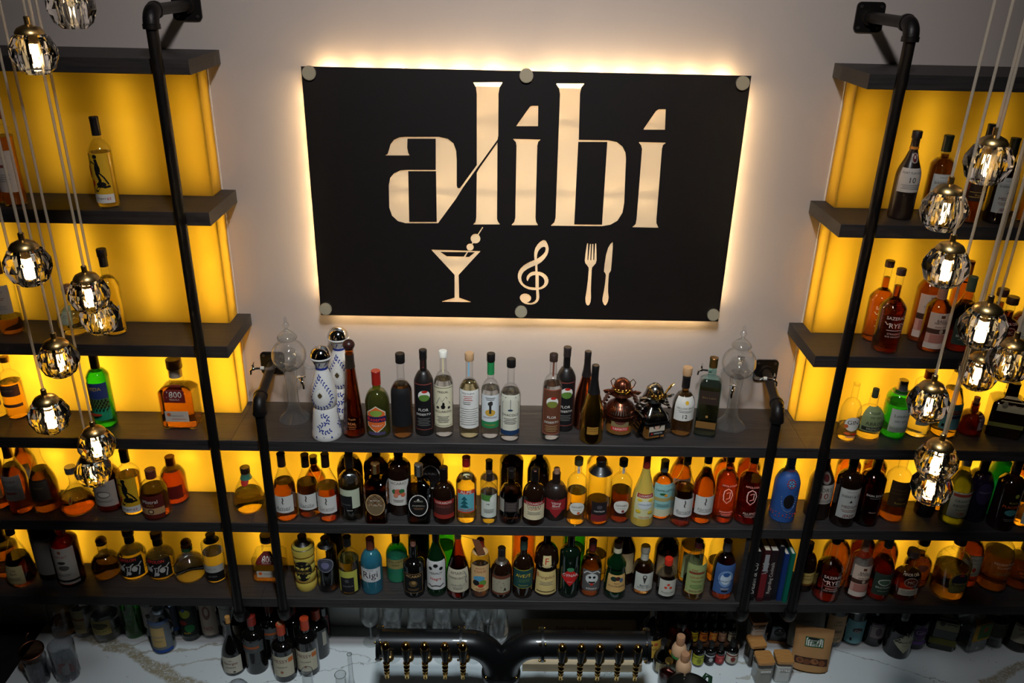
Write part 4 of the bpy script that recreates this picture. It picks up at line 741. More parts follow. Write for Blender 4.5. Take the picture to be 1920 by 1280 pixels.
B('S5',1306,985,.30,40,'slope','clear',(0.85,0.20,0.02),.74,('scr',(30,18,16),.05,.4),giff('Abricot'),'nearly full orange liqueur with white label, left of the bright orange bottles')
B('S5',1340,942,.29,40,'round','clear',(0.95,0.22,0.03),.80,('scr',BKS,.04),None,'orange bottle standing behind the bright orange one with white lettering')
def apol(t): return [T('APOLOGUE',.60,1.4,(220,190,180)),('l',[(-.4,.52),(-.1,.56),(.2,.53),(.35,.46),(.2,.38),(-.1,.34),(-.4,.38),(-.45,.46),(-.4,.52)],.09,(220,190,180)),('l',[(-.2,.49),(.1,.51),(.1,.42),(-.2,.40)],.07,(220,190,180)),T(t,.20,1.2,(226,200,190)),rows_(0,.165,1.0,2,(200,160,150))]
B('S5',1344,982,.285,41,'tall','clear',(0.95,0.26,0.04),.82,('scr',(24,20,20),.03,.4),apol('PERSIMMON'),'bright orange-red liqueur with white printed scroll')
B('S5',1381,942,.29,42,'tall','clear',(0.75,0.10,0.03),.82,('scr',BKS,.04),None,'red bottle standing behind the dark red one by the right pipe')
B('S5',1385,981,.285,43,'tall','clear',(0.30,0.03,0.012),.66,('scr',(24,20,20),.03,.4),apol('ALLSPICE'),'dark red-brown liqueur with white printed scroll, left of the right short pipe')
def beads(root, H, R, bp):
    m = MB(); sil = M('silver_bead', (190, 196, 206), 0.25, metal=.8); rd = M('red_bead', (170, 50, 34), 0.5); tq = M('turquoise_bead', (90, 180, 190), 0.5)
    P = surf(bp)
    def dot(u, v, s, mt): p = P(u, v*H, 0.0006); m.sphere(p, s, mt, 8, 5)
    for i in range(20):
        a = PI*(i/19); dot(.62*math.cos(a), .40-.22*math.sin(a), .0017, sil)
    for i in range(22):
        a = 2*PI*i/22; dot(a, .14+.012*math.sin(a*6), .0022, rd); dot(a, .10-.012*math.sin(a*6), .0022, rd); dot(a, .735, .002, rd); dot(a, .76, .0016, sil)
    for i in range(12):
        a = 2*PI*i/12; dot(.34*math.cos(a), .60+.34*R/H*math.sin(a), .0028, rd)
        dot(.2*math.cos(a), .60+.2*R/H*math.sin(a), .0024, tq if i % 3 else rd)
    dot(0, .60, .003, sil); m.obj('bead_pattern', root)
    m = MB(); draw(m, [('o',0,.34,.42,.66,(26,22,24))], P, H, R); m.obj('window_patch', root)
B('S5',1462,980,.285,47,'squat','bead',None,0,('cork',(40,50,90),.02),None,'bright blue beaded bottle with red and silver patterns, right of the short right pipe',extra=beads)
# --- right part ---
B('S5',1537,976,.29,46,'slope','brick',None,0,('scr',(24,18,16),.03),lb(1.1,.26,.54,(180,172,160),T('PORT',.47,1.2,INK),T('10',.38,.6,(120,30,30)),rows_(0,.31,1.2,2,GY)),'dark port bottle numbered 10 behind the tall right pipe, shelf below the long shelf',lab2=[('o',0,.63,.5,.5,(130,120,112)),('o',0,.63,.3,.3,(90,30,30))])
B('S5',1560,942,.30,42,'bord','clear',ORL,.80,('scr',(70,30,20),.05),lb(.9,.2,.55,(160,156,146),rows_(0,.5,1.1,5,GY,.05)),'orange-brown sherry bottle behind the pair of dark labelled ones at right')
B('S5',1569,977,.30,44,'bord','dkbrown',None,0,('scr',(20,18,14),.05,.4),sherry('MEDIUM'),'nearly black sherry bottle with pale label on the shelf below the long shelf')
B('S5',1606,979,.30,44,'bord','brown',VD,.72,('scr',(22,18,18),.06),[T('DON ZOILO',.46,1.5,(214,210,204)),rows_(0,.42,.9,1,GY),T('Oloroso',.22,.6,(170,160,150))],'black wine-like bottle with plain white two word lettering')
B('S5',1612,942,.30,42,'bord','clear',(0.5,0.12,.02),.82,('scr',(60,30,24),.05),None,'brown-orange bottle behind the black one with two word lettering')
B('S5',1650,973,.31,45,'tall','clear',(0.20,0.07,0.015),.26,('tco',(60,40,30),.02),lb(1.0,.24,.60,(64,44,26),('p',-.9,.9,.48,.485,(110,84,50)),('p',-.9,.9,.43,.435,(110,84,50)),T('Reserva',.30,.9,GD),('o',0,.36,.3,.14,(90,66,38))),'nearly empty clear bottle with big brown label, alone right of the dark row')
B('S5',1728,970,.22,36,'mini','dkbrown',None,0,('scr',BKS,.03),lb(.9,.3,.6,(60,44,36)),'small dark brown bottle right below the lowest right lamp')
B('S5',1752,955,.20,34,'mini','clear',LA,.6,('scr',BKS,.03),[('o',.1,.45,.6,.7,(120,100,50))],'small amber bottle with round yellow label beside the absinthe')
B('S5',1779,979,.30,45,'slope','olive',GNL,.70,('scr',(70,40,26),.03,.5),lb(1.0,.14,.50,(190,190,170),('p',-.85,.85,.44,.48,(170,70,50)),T('GRANDE',.38,1.3,INK),T('ABSENTE',.31,1.4,INK),T('ABSINTHE',.25,.9,GN),T('138',.20,.5,RD)),'green absinthe bottle with large white label and dark stopper',ncap=(.82,.90,(200,206,210)))
B('S5',1824,945,.29,46,'squat','teal',(0.1,0.5,0.5),.8,('scr',(30,60,60),.03),None,'teal glass bottle behind the violet one')
B('S5',1823,976,.28,50,'round','dkviolet',None,0,('scr',(30,34,60),.04),[('o',0,.45,.6,.9,(40,30,60)),T('Absinthe',.48,.9,(110,100,130))],'very dark violet bottle with faint oval label')
B('S5',1854,971,.30,44,'bord','dkbrown',None,0,('scr',BKS,.06),[('o',.1,.52,.16,.2,(140,150,60)),T('BLACK',.42,.7,(140,130,60)),T('PLACERES',.36,1.5,(190,80,40)),('o',0,.28,.5,.3,(60,120,120)),rows_(0,.18,.9,2,GY)],'black bottle with orange lettering and a teal oval near the right edge')
B('S5',1880,953,.26,38,'round','clear',ORL,.80,('scr',(120,80,40),.025),lb(.55,.1,.62,(190,170,140),('l',[(0,.56),(.08,.5),(-.05,.44),(.08,.38),(-.05,.30),(.06,.2)],.12,INK)),'orange bottle with narrow vertical cream label at right',facet=0)
B('S5',1897,980,.27,44,'round','clear',(0.9,0.55,0.2),.40,('scr',(120,80,40),.025),lb(.6,.08,.66,(170,180,170),('l',[(0,.6),(.1,.54),(-.05,.46),(.1,.4)],.14,INK),T('TENJAKU',.25,.9,INK)),'clear round bottle with pale green label, second from the right edge')
B('S5',1934,978,.27,44,'round','clear',PY,.4,('scr',(120,80,40),.025),None,'clear bottle at the very right edge of the shelf below the long shelf')
# --- lowest shelf, left part ---
B('S6',-6,1062,.24,44,'squat','clear',DA,.5,('scr',BKS,.03),None,'dark squat bottle at the left edge of the lowest shelf')
B('S6',34,1079,987,48,'squat','clear',(0.50,0.15,0.03),.60,('scr',BKS,.055,.3),lb(1.1,.16,.40,(110,60,24),('p',-1.1,1.1,.38,.41,(30,20,16)),('p',-1.1,1.1,.15,.18,(30,20,16)),T('BOURBON',.28,1.1,(170,110,50))),'wide amber bourbon with brown label and black stopper at the left of the lowest shelf')
B('S6',69,1093,990,49,'tear','clear',(0.40,0.12,0.02),.52,('scr',BKS,.026,.35),lb(.75,.10,.42,(170,156,110),T('Old',.35,.4,BK),T('Sam',.30,.5,BK),rows_(0,.22,1.0,3,INK)),'pear shaped whiskey with yellowish label on the left of the lowest shelf')
B('S6',119,1087,.30,46,'bord','brown',(0.4,0.08,0.02),.85,('scr',(24,18,16),.05),lb(1.1,.06,.62,(176,170,160),('o',0,.56,.14,.16,(130,80,60)),T('FERNET',.49,1.0,(150,60,40)),('o',0,.40,.3,.14,INK),('o',.1,.32,.4,.24,(90,84,80)),('p',-1.1,1.1,.10,.13,BK),rows_(0,.22,1.1,2,GY)),'red-brown bottle with long white label, left of the two skeleton label tequilas')
B('S6',135,1058,.30,50,'cyl','dkbrown',None,0,('scr',BKS,.03),lb(1.0,.1,.66,(120,116,110)),'tall dark bottle with edge of a white label behind the long label one')
B('S6',219,1086,1006,52,'ball','clear',(0.62,0.30,0.06),.55,('ballstop',(120,90,64),.036),None,'squat amber tequila bottle with round cork ball stopper')
def esp(): return lb(1.15,.10,.52,(22,20,20),T('ESPOLON',.475,1.3,(200,50,40)),[('l',[(-1+.28*i,.14+.1*(i%3)),(-.85+.28*i,.22+.08*((i+1)%3)),(-.95+.28*i,.34),(-.7+.28*i,.40-.06*(i%2))],.09,(176,174,168)) for i in range(7)],('o',-.4,.30,.18,.2,(180,178,172)),('o',.45,.28,.2,.22,(180,178,172)),('o',.05,.2,.16,.16,(180,178,172)))
B('S6',262,1086,991,50,'round','clear',PY,.55,('tco',(60,36,26),.026),esp(),'round shouldered tequila with red lettered skeleton label, left one of two',ncap=(.72,.84,BKS))
B('S6',306,1086,997,50,'round','clear',PY,.50,('tco',(70,40,28),.026),esp(),'round shouldered tequila with red lettered skeleton label, right one of two',ncap=(.72,.84,BKS))
B('S6',358,1090,1010,57,'ball','clear',CL,.45,('ballstop',(110,84,60),.036),None,'squat clear tequila bottle with green ribbon on its ball stopper',ncap=(.72,.80,(50,100,60)))
B('S6',409,1095,1000,39,'cyl','clear',CL,.62,('scr',BKS,.03),lb(1.2,.08,.36,(20,18,18),('p',-1.2,1.2,.27,.42,(168,168,162)),T('MEZCAL',.35,1.0,GY),T('JOVEN',.18,.8,GY)),'straight sided clear bottle with black and white wrap label left of the tall left pipe')
B('S6',512,1097,1001,58,'tank','clear',(0.55,0.26,0.08),.30,('tco',(60,26,20),.03),[('p',-.62,.62,.44,.66,(112,32,28)),T('1800',.56,.9,WH),T('TEQUILA',.48,.6,WH),('p',-.68,.68,.15,.30,(190,180,166)),('o',-.45,.24,.12,.12,OR),rows_(.1,.24,.8,2,GY)],'square faceted tequila bottle with dark red numbered label, behind the short left pipe',sq=.75,dep=.72)
# --- middle part ---
B('S6',577,1111,1003,42,'hive','yellow',(0.80,0.62,0.20),.6,('scr',BKS,.045,.4),[('o',0,.42,.92,1.1,(20,18,18)),T('DOMAINE',.45,1.2,GD),T('CANTON',.39,1.2,GD),('o',0,.52,.1,.12,GD)],'ribbed beehive shaped yellow ginger liqueur with black oval label')
B('S6',619,1112,1007,38,'cyl','clear',(0.05,0.03,0.03),.48,('scr',BKS,.035),[('o',0,.57,.86,.86,(120,120,130)),('o',0,.57,.76,.76,(60,62,76)),('o',0,.57,.4,.4,(110,108,140)),rows_(0,.66,.7,1,GY)],'half clear bottle of black liqueur with round grey label')
B('S6',642,1075,.30,38,'bord','dkbrown',None,0,('scr',BKS,.05),None,'dark bottle behind the black liqueur with round grey label')
B('S6',659,1115,1005,39,'tall','clear',(0.80,0.75,0.22),.60,('scr',BKS,.04,.4),lb(1.0,.06,.46,(170,170,70),('p',-.75,.6,.06,.34,(26,24,28)),('o',-.08,.28,.2,.2,(70,68,70)),T('LIQUEUR',.18,1.0,GY)),'yellow-green liqueur bottle with black and lime label')
B('S6',672,1078,.30,42,'cyl','clear',LA,.1,('scr',BKS,.03),None,'empty looking clear bottle behind the lime label one')
B('S6',700,1115,1008,40,'squat','blue',BLL,.5,('scr',(140,70,46),.046,.35,.4),lb(1.05,.26,.52,(190,190,190),T('MONT',.49,.6,INK),T('Rigi',.38,1.4,(60,44,48))),'bright blue bottle with copper cap and white Rigi label')
B('S6',746,1093,1002,40,'squat','teal',(0.1,0.6,0.35),.5,('scr',(60,30,20),.03),lb(.95,.34,.56,(130,120,70),T('MALORT',.50,1.2,INK),rows_(0,.44,.8,2,INK)),'turquoise green bottle with tan label set back on the lowest shelf')
B('S6',789,1080,.30,40,'bord','dkbrown',None,0,('scr',BKS,.05),None,'tall dark bottle behind the small gold framed label one')
B('S6',778,1121,1013,40,'bord','black',None,0,('cork',(150,104,84),.02),lb(1.0,.10,.48,(120,90,50),('p',-.94,.94,.11,.47,(14,12,12)),T('VICARIO',.43,1.5,(190,150,90)),('o',0,.29,.4,.36,(80,62,36)),('o',.05,.31,.2,.2,(140,110,60)),rows_(0,.18,1.1,2,(130,100,60))),'black bottle with cork and gold framed black label')
B('S6',822,1119,.30,37,'slope','bottlegreen',VD,.66,('scr',(18,16,16),.06,.35),lb(1.15,.12,.56,(190,188,184),('l',[(-.8,.52),(0,.46),(.8,.52)],.1,BK),('o',-.55,.45,.2,.2,BK),('o',.55,.45,.2,.2,BK),('o',0,.50,.24,.2,BK),T('VERMUT',.38,1.3,INK),T('Negra',.29,1.1,(180,50,40)),('l',[(-.8,.2),(-.4,.17),(0,.19),(.4,.17),(.8,.2)],.12,INK)),'dark green vermouth bottle with ornate white label and red script')
B('S6',836,1078,.30,40,'cyl','green',GNL,.5,('scr',BKS,.03),None,'bright green bottle peeking out behind the vermouth')
def hangtag(root, H, R, bp):
    m = MB(); p = [(0.035, -0.004), (0.062, -0.010), (0.086, -0.072), (0.058, -0.083)]
    z0 = H*0.93
    m.add([(0.018+a, -0.030, z0+b2) for a, b2 in p]+[(0.018+a, -0.0285, z0+b2) for a, b2 in p], [(0, 1, 2, 3), (7, 6, 5, 4), (0, 4, 5, 1), (1, 5, 6, 2), (2, 6, 7, 3), (3, 7, 4, 0)], M('kraft_card', (112, 66, 36), .8), False); m.obj('hang_tag', root)
    m = MB(); m.tube([(r_at(bp, H*.9)*0.9, -0.006, H*.90), (0.035, -0.026, H*.925), (0.066, -0.029, H*.90)], 0.0007, M('twine', (60, 40, 26), .9), 5); m.obj('string', root)
B('S6',858,1124,.305,43,'champ','brown',(0.3,0.06,0.02),.5,('scr',(40,30,24),.014,.35),lb(1.15,.12,.46,(178,170,146),T('AMARO',.41,1.4,(70,60,54)),T("D'ERBORISTA",.34,1.8,(70,60,54)),('l',[(.65,.42),(.8,.36),(.7,.30),(.85,.24)],.1,GY),T('VARNELLI',.23,1.3,GY),rows_(0,.19,.9,2,GY),),'brown amaro bottle with cream label and a brown card tag hanging from its neck',ncap=(.86,.95,(190,184,160)),extra=hangtag)
B('S6',899,1122,1010,37,'ring','clear',(0.12,0.06,0.03),.50,('scr',(140,36,26),.034,.4),lb(1.05,.14,.62,(196,160,110),T('Amaro',.57,.9,(150,40,30)),T('COCO',.51,1.2,(150,40,30)),('o',-.1,.38,.6,.34,(80,140,170)),('o',.3,.30,.36,.34,(90,130,50)),('o',-.4,.30,.34,.34,BK),('o',.1,.25,.3,.2,(180,50,30)),rows_(0,.19,.9,2,(150,80,40))),'brown liqueur with red cap and colourful cartoon-like label',ncap=(.78,.86,(200,160,110)))
B('S6',939,1123,1026,40,'round','dkbrown',None,0,('scr',(24,18,16),.034),lb(1.0,.10,.52,(96,54,36),('p',-.94,.94,.15,.45,(150,142,120)),('l',[(-.8,.28),(-.4,.34),(0,.26),(.3,.32),(.8,.26)],.07,(90,80,60)),('l',[(-.7,.36),(-.2,.40),(.2,.36),(.7,.40)],.06,(90,80,60)),('q',.35,.22,.16,.26,3,PI/2,(40,34,30))),'short dark bottle with rustic brown and beige label',ncap=(.70,.84,(70,60,46)))
B('S6',979,1085,.30,44,'cyl','clear',(0.80,0.18,0.02),.88,('scr',(80,40,20),.03),None,'orange bottle behind the green and yellow lettered one')
B('S6',980,1122,1009,39,'round','dkbrown',None,0,('scr',(40,64,56),.045,.45),lb(1.1,.20,.54,(150,140,40),('p',-1.1,1.1,.21,.53,(24,62,60)),T('AVEZE',.43,1.5,YL),rows_(.1,.36,1.2,3,(90,120,70)),T('Gentiane',.26,.9,(150,150,60))),'dark bottle with teal green label and big yellow lettering')
B('S6',1021,1120,.295,47,'skirt','dkbrown',None,0,('scr',(20,14,12),.03),lb(1.0,.05,.40,(196,172,110),T('Frangelico',.31,1.6,(110,50,40)),T('F',.33,.22,(170,40,30),u=-.82),rows_(0,.24,1.2,3,GY),('p',-.8,.8,.09,.10,BK)),'monk shaped dark bottle with cream skirt label and small F shield',lab2=[('p',-.36,.36,.50,.66,(200,180,130)),('q',0,.505,.42,.3,4,0,(200,180,130)),T('F',.58,.30,(170,40,30))])
B('S6',1065,1118,.30,39,'bord','dkgreen',None,0,('scr',(90,30,24),.03),[('q',0,.34,.95,1.05,4,0,(180,28,26)),('o',0,.46,.34,.24,(60,120,80)),T('CYNAR',.37,1.5,WH),T('Amaro',.27,.5,(220,160,150))],'dark green bottle with red diamond label')
B('S6',1069,1080,.29,42,'cyl','green',GNL,.5,('scr',BKS,.03),None,'bright green bottle peeking out behind the red diamond label')
B('S6',1104,1119,1012,40,'round','clear',(0.70,0.22,0.04),.86,('scr',(96,30,26),.042,.45),lb(.95,.14,.54,(80,76,74),('o',0,.38,.6,.6,(190,190,186)),('o',-.2,.41,.13,.14,BK),('o',.2,.41,.13,.14,BK),('o',0,.28,.16,.16,(180,50,40)),('p',-.3,.3,.30,.33,BK),('l',[(-.8,.46),(-.5,.52),(0,.50),(.5,.52),(.8,.46)],.12,(180,178,172)),T('AMARO',.19,1.0,WH)),'amber bottle with red neck foil and black and white skull label')
B('S6',1110,1078,.29,40,'cyl','clear',PY,.4,('scr',BKS,.03),None,'clear embossed bottle behind the skull label one')
B('S6',1152,1119,1015,42,'bell','bottlegreen',(0.02,0.03,0.015),.50,('scr',(40,28,20),.022),lb(1.0,.16,.47,(190,150,90),('o',-.3,.40,.34,.24,(24,44,34)),('o',.1,.41,.26,.2,(60,30,24)),('o',.45,.38,.2,.22,(70,90,110)),T('MONTENEGRO',.27,1.6,INK),T('Amaro',.325,.5,INK)),'green bell shaped amaro bottle with tan label and cream neck rings',ncap=(.82,.90,(190,180,150)))
B('S6',1156,1080,.30,46,'slope','dkbrown',None,0,('scr',(40,28,20),.04),lb(.8,.2,.52,(170,150,110)),'dark bottle with beige label behind the green bell shaped one')
B('S6',1201,1117,1023,40,'squat','clear',(0.58,0.26,0.05),.66,('tco',(170,166,150),.026),lb(.95,.12,.52,(186,186,176),('q',0,.38,.22,.5,3,-PI/2,INK),('o',0,.45,.2,.2,INK),('o',0,.45,.12,.12,(186,186,176)),T('Barrel',.25,.8,INK),T('Bourbon Spirit',.20,1.2,INK)),'amber bottle with white stopper and white spoon drawing label',ncap=(.72,.86,(176,172,156)))
B('S6',1243,1083,.29,46,'round','dkbrown',None,0,('scr',(30,22,18),.045),lb(1.0,.16,.5,(110,84,60),('p',-.9,.9,.18,.48,(140,120,90))),'tall dark bottle with brown label behind the small red capped one')
B('S6',1245,1124,1046,37,'squat','clear',(0.50,0.22,0.12),.30,('scr',(190,44,26),.026,.3),lb(.95,.12,.56,(186,184,170),('o',0,.44,.15,.15,(200,60,40)),('o',-.25,.36,.15,.15,(200,60,40)),('o',.25,.36,.15,.15,(200,60,40)),T('Bourbon Malt',.23,1.2,INK),rows_(0,.19,.8,1,GY)),'small bottle with bright red cap and three red dots on its label')
B('S6',1279,1082,.28,44,'tall','clear',YW,.6,('scr',(90,20,24),.04),lb(1.0,.1,.56,(150,160,110)),'clear bottle with green-grey label behind its twin near the divider')
B('S6',1293,1117,1012,40,'tall','clear',(0.80,0.50,0.15),.30,('scr',(80,24,26),.03,.4),lb(1.05,.14,.66,(150,160,100),('p',-.8,.7,.50,.54,(130,60,40)),T('Old',.57,.5,(130,60,40),u=-.3),T('GENEVER',.44,1.3,(150,80,40)),rows_(0,.38,1.1,2,(110,120,60)),('o',0,.28,.6,.24,(120,140,80)),T('GENEVER',.19,1.2,(120,60,40))),'clear bottle with olive green label and red-brown lettering near the divider')
B('S6',1335,1080,.29,42,'round','clear',LA,.3,('scr',BKS,.04),None,'clear bottle behind the blue sunburst label near the divider')
B('S6',1346,1119,1013,41,'squat','clear',(0.50,0.12,0.04),.88,('scr',(60,58,60),.042,.4),lb(1.1,.14,.66,(60,90,140),('o',0,.42,.7,.9,(120,150,190)),('o',0,.42,.5,.62,(190,206,220)),('o',0,.50,.3,.24,(40,80,140)),T('HYPNOTIQ',.37,1.5,NV),rows_(0,.24,.8,2,WH),('o',0,.20,.3,.12,(20,22,40))),'amber bottle with blue sunburst label beside the black divider')
# --- right part ---
B('S6',1508,1111,1016,37,'squat','dkbrown',None,0,('scr',BKS,.034,.35),lb(1.05,.16,.44,(186,160,90),T('A. OVERHOLT',.37,1.7,BK),rows_(0,.31,1.0,2,INK),('p',-1.05,1.05,.16,.20,(110,70,30))),'dark bottle with yellow-tan label just right of the tall right pipe',rot=0)
B('S6',1545,1078,.28,48,'round','clear',(0.85,0.22,0.03),.80,('scr',(170,80,34),.045),None,'orange whiskey bottle behind the white lettered rye on the lowest shelf')
B('S6',1548,1114,1008,46,'rye','clear',(0.50,0.10,0.02),.60,('scr',(60,46,40),.02,.4),rye(),'amber rye whiskey with white hand lettering, on the lowest right shelf')
B('S6',1591,1078,.29,42,'tall','clear',(0.5,0.04,0.02),.85,('scr',(90,20,20),.045),lb(.9,.15,.5,(170,160,150)),'dark red bottle behind the pink label whiskey on the lowest shelf')
B('S6',1592,1111,1006,38,'tall','clear',(0.40,0.10,0.03),.22,('scr',(160,112,90),.060,.6),basil('DARK RYE'),'clear bottle with pink label and copper neck, nearly empty, on the lowest right shelf')
B('S6',1637,1078,.28,44,'round','clear',(0.45,0.08,0.02),.85,('scr',BKS,.034),None,'dark amber bottle behind the green label whiskey on the lowest shelf')
B('S6',1636,1116,1006,41,'slope','clear',(0.42,0.08,0.02),.66,('scr',(50,60,48),.046,.5),lb(1.0,.12,.48,(40,54,44),('o',0,.34,.6,.36,(170,172,156)),('o',0,.34,.5,.26,(60,80,62)),T('BROTHERS',.25,1.4,(180,180,160)),rows_(0,.19,1.0,1,(150,150,130))),'amber whiskey with dark green oval crest label on the lowest right shelf')
B('S6',1682,1078,1007,50,'round','clear',(0.6,0.16,0.04),.7,('tco',(70,44,34),.03),[T('MINOR CASE',.58,1.5,(190,90,60)),('o',0,.44,.5,.3,(130,70,50))],'oval whiskey with red lettering standing behind its twin, lowest shelf',dep=.7)
B('S6',1684,1112,1030,51,'round','clear',(0.70,0.14,0.03),.55,('tco',(60,44,38),.028),minor(),'short oval whiskey with white lettering and square cream label, lowest right shelf',dep=.7)
B('S6',1747,1109,.28,60,'round','clear',(0.40,0.18,0.04),.45,('scr',(96,64,36),.045,.4),[('o',.05,.34,.62,.72,(170,150,60)),('p',-.5,.6,.16,.30,(170,150,60)),('o',.05,.36,.5,.56,(50,36,60)),('p',-.42,.52,.17,.33,(186,170,90)),('q',.05,.47,.2,.22,3,PI/2,(190,60,60)),T('Royal',.29,.8,INK)],'large round whiskey bottle with yellow-gold arched label and purple crest',tex='diamond')
B('S6',1790,1105,.29,44,'round','clear',(0.50,0.07,0.015),.86,('scr',BKS,.046,.4),lb(1.1,.22,.56,(190,184,160),T('PENDLETON',.49,1.8,INK),T('WHISKY',.43,.8,GY),('o',0,.33,.16,.22,(180,50,36)),rows_(0,.26,1.0,1,GY)),'dark amber whiskey with cream label and red mark on the lowest right shelf')
B('S6',1836,1098,.28,52,'squat','clear',(0.12,0.05,0.02),.60,('scr',(130,100,60),.04),[T('REDEMPTION',.50,1.5,(176,176,170)),T('BOURBON',.44,1.0,(150,150,146)),rows_(0,.36,1.1,3,(80,96,80))],'wide dark bottle with faint silver lettering, lowest shelf near the right edge')
B('S6',1880,1097,1016,48,'squat','clear',(0.10,0.03,0.02),.66,('scr',BKS,.036),[T('RITTENHOUSE',.50,1.5,(120,60,50)),T('BOURBON',.42,1.1,(150,90,50)),rows_(0,.36,1.0,2,(100,60,40))],'wide dark bottle with dull red lettering, lowest shelf near the right edge')
B('S6',1934,1085,.28,46,'round','dkbrown',None,0,('scr',BKS,.04),None,'dark bottle cut by the right edge on the lowest shelf')
# --- counter, left ---
B('C',147,1168,.24,40,'tall','clear',LA,.3,('scr',BKS,.03),None,'clear bottle behind the cream diagonal label one on the counter at left')
B('C',171,1196,.24,38,'tall','clear',CL,.5,('scr',BKS,.03),lb(.8,.12,.62,(150,136,96),('p',-.8,.8,.40,.44,(120,70,40)),T('Cachaca',.30,1.1,(110,60,40)),rows_(0,.24,.9,2,INK)),'clear bottle with cream and brown label in front on the counter at left',rot=-14)
B('C',212,1182,.22,48,'tank','clear',CL,.5,('scr',BKS,.03),lb(.8,.22,.55,(140,126,70),('o',0,.42,.6,.3,(60,56,30)),T('RHUM',.30,.9,(60,90,50))),'short wide clear bottle with mustard label on the counter at left')
B('C',280,1181,.24,36,'cyl','green',(0.1,0.5,0.15),.6,('scr',BKS,.03),[T('GIN',.5,.8,(60,140,80)),rows_(0,.40,1.0,4,(40,110,60),.04)],'green glass bottle with embossed lettering on the counter at left')
B('C',305,1183,.24,34,'cyl','dkgreen',None,0,('scr',BKS,.03),lb(1.0,.22,.7,(170,164,158),('o',0,.5,.3,.3,(60,50,46)),T('ANIS',.3,.7,(120,60,50))),'bottle with plain white label behind the blue framed one on the counter')
B('C',326,1203,.21,41,'cyl','clear',CL,.5,('scr',(180,190,200),.02,.3,.7),lb(1.2,.08,.80,(96,104,110),('p',-1.2,1.2,.06,.13,(30,66,140)),('p',-1.2,1.2,.76,.82,(60,96,160)),('p',-.62,.62,.20,.68,(176,150,96)),T('MATUSALEM',.45,1.1,(60,80,130)),rows_(0,.36,.9,2,(120,120,90))),'silver-grey bottle with blue bands and sand coloured label, front on the counter at left')
B('C',347,1178,.24,34,'cyl','clear',(.3,.45,.7),.5,('scr',BKS,.03),lb(1.0,.15,.7,(60,70,84),('p',-1,1,.15,.22,(40,80,150))),'grey-blue bottle half hidden behind the blue banded one')
B('C',369,1183,.24,36,'cyl','dkgreen',None,0,('scr',BKS,.03),lb(1.1,.12,.80,(24,30,26),('o',0,.62,.55,.55,(150,160,40)),('o',-.1,.70,.2,.2,(60,80,140)),('o',-.3,.42,.4,.3,(150,40,30)),('o',.3,.30,.5,.5,(30,120,60)),T('RUM',.2,.6,YL)),'dark bottle with parrot coloured red green yellow label on the counter')
B('C',399,1186,.24,36,'cyl','clear',CL,.5,('scr',BKS,.03),lb(1.0,.10,.80,(176,158,140),('o',0,.60,.4,.9,(120,80,70)),('o',.05,.62,.2,.5,(176,158,140)),T('NO',.25,.9,(150,50,40))),'clear bottle with tall pale label reading NO on the counter')
B('C',425,1190,.24,38,'cyl','clear',CL,.3,('scr',BKS,.03),lb(1.0,.30,.85,(166,164,156),T('RANCHO',.70,1.2,INK),('o',0,.55,.14,.16,(170,110,60)),('p',-.5,.5,.40,.44,(60,80,130))),'clear bottle with pale label and blue stripe beside the tall left pipe')
# wine bottles
def wine(x, y, top, w, cap, lab, desc, shape='bord', glass='black', **kw):
    B('C', x, y, top, w, shape, glass, None, 0, cap, lab, desc, name='wine_bottle', group='wine bottles standing on the counter', **kw)
ORC = (170, 58, 26); RDC = (130, 36, 26)
def messy(): return lb(1.15,.12,.50,(176,168,146),T('MESSY',.41,1.4,(90,24,24),u=-.1),('p',.62,1.1,.38,.46,(180,96,40)),T('CALIFORNIA',.30,1.0,INK),('o',0,.21,.12,.14,(140,80,50)))
wine(456,1264,1154,40,('cork',(186,134,70),.030),lb(1.1,.06,.36,(180,174,158),T('Les',.30,.3,INK),T('Georges',.24,1.3,(100,30,34)),T('CHINON',.17,.9,INK),('q',.3,.09,.14,.1,4,PI/4,BK)),'open wine bottle with cork and cream label, leftmost at the front of the wine group','burg')
wine(462,1222,.29,38,('scr',BKS,.05),lb(1.0,.2,.52,(170,162,142),T('Georges',.36,1.2,INK)),'dark wine bottle with cream label right behind the leftmost corked one','burg')
def sash(): return lb(1.15,.42,.62,(70,72,72),('l',[(-1,.57),(-.3,.54),(.3,.57),(1,.54)],.05,(120,122,120)),('p',-.9,.7,.50,.54,(150,76,36)),('l',[(-1,.46),(-.3,.44),(.3,.47),(1,.44)],.05,(120,122,120)))
wine(484,1257,1147,41,('scr',RDC,.045,.45),sash(),'dark wine bottle with red capsule and grey and orange label, front row')
wine(496,1226,.29,39,('scr',BKS,.05),lb(1.0,.2,.3,(150,150,146)),'plain dark wine bottle in the middle of the wine group')
wine(517,1238,.30,40,('scr',RDC,.05,.45),sash(),'dark wine bottle with grey and orange label, second row behind the front ones')
wine(546,1277,1166,42,('cork',(176,120,86),.026),messy(),'open wine bottle with cork in orange capsule and cream label, front centre',ncap=(.80,.97,ORC))
wine(543,1236,.30,40,('scr',ORC,.05,.45),None,'wine bottle with orange capsule directly behind the corked cream label one')
wine(577,1266,1158,41,('scr',ORC,.052,.45),messy(),'wine bottle with sealed orange capsule and cream label, front right of the group')
wine(592,1240,1140,42,('scr',(196,72,28),.05,.45),lb(1.1,.3,.6,(150,146,132),u0=.7),'wine bottle with bright orange capsule at the right of the group')
wine(566,1212,.29,38,('scr',BKS,.05),lb(.8,.55,.72,(150,156,96)),'dark wine bottle with pale yellow shoulder label in the back row')
wine(600,1208,.29,38,('scr',(100,34,40),.07),lb(1.2,.12,.5,(120,60,66),u0=.2),'dark wine bottle with pinkish capsule at the right back of the group')
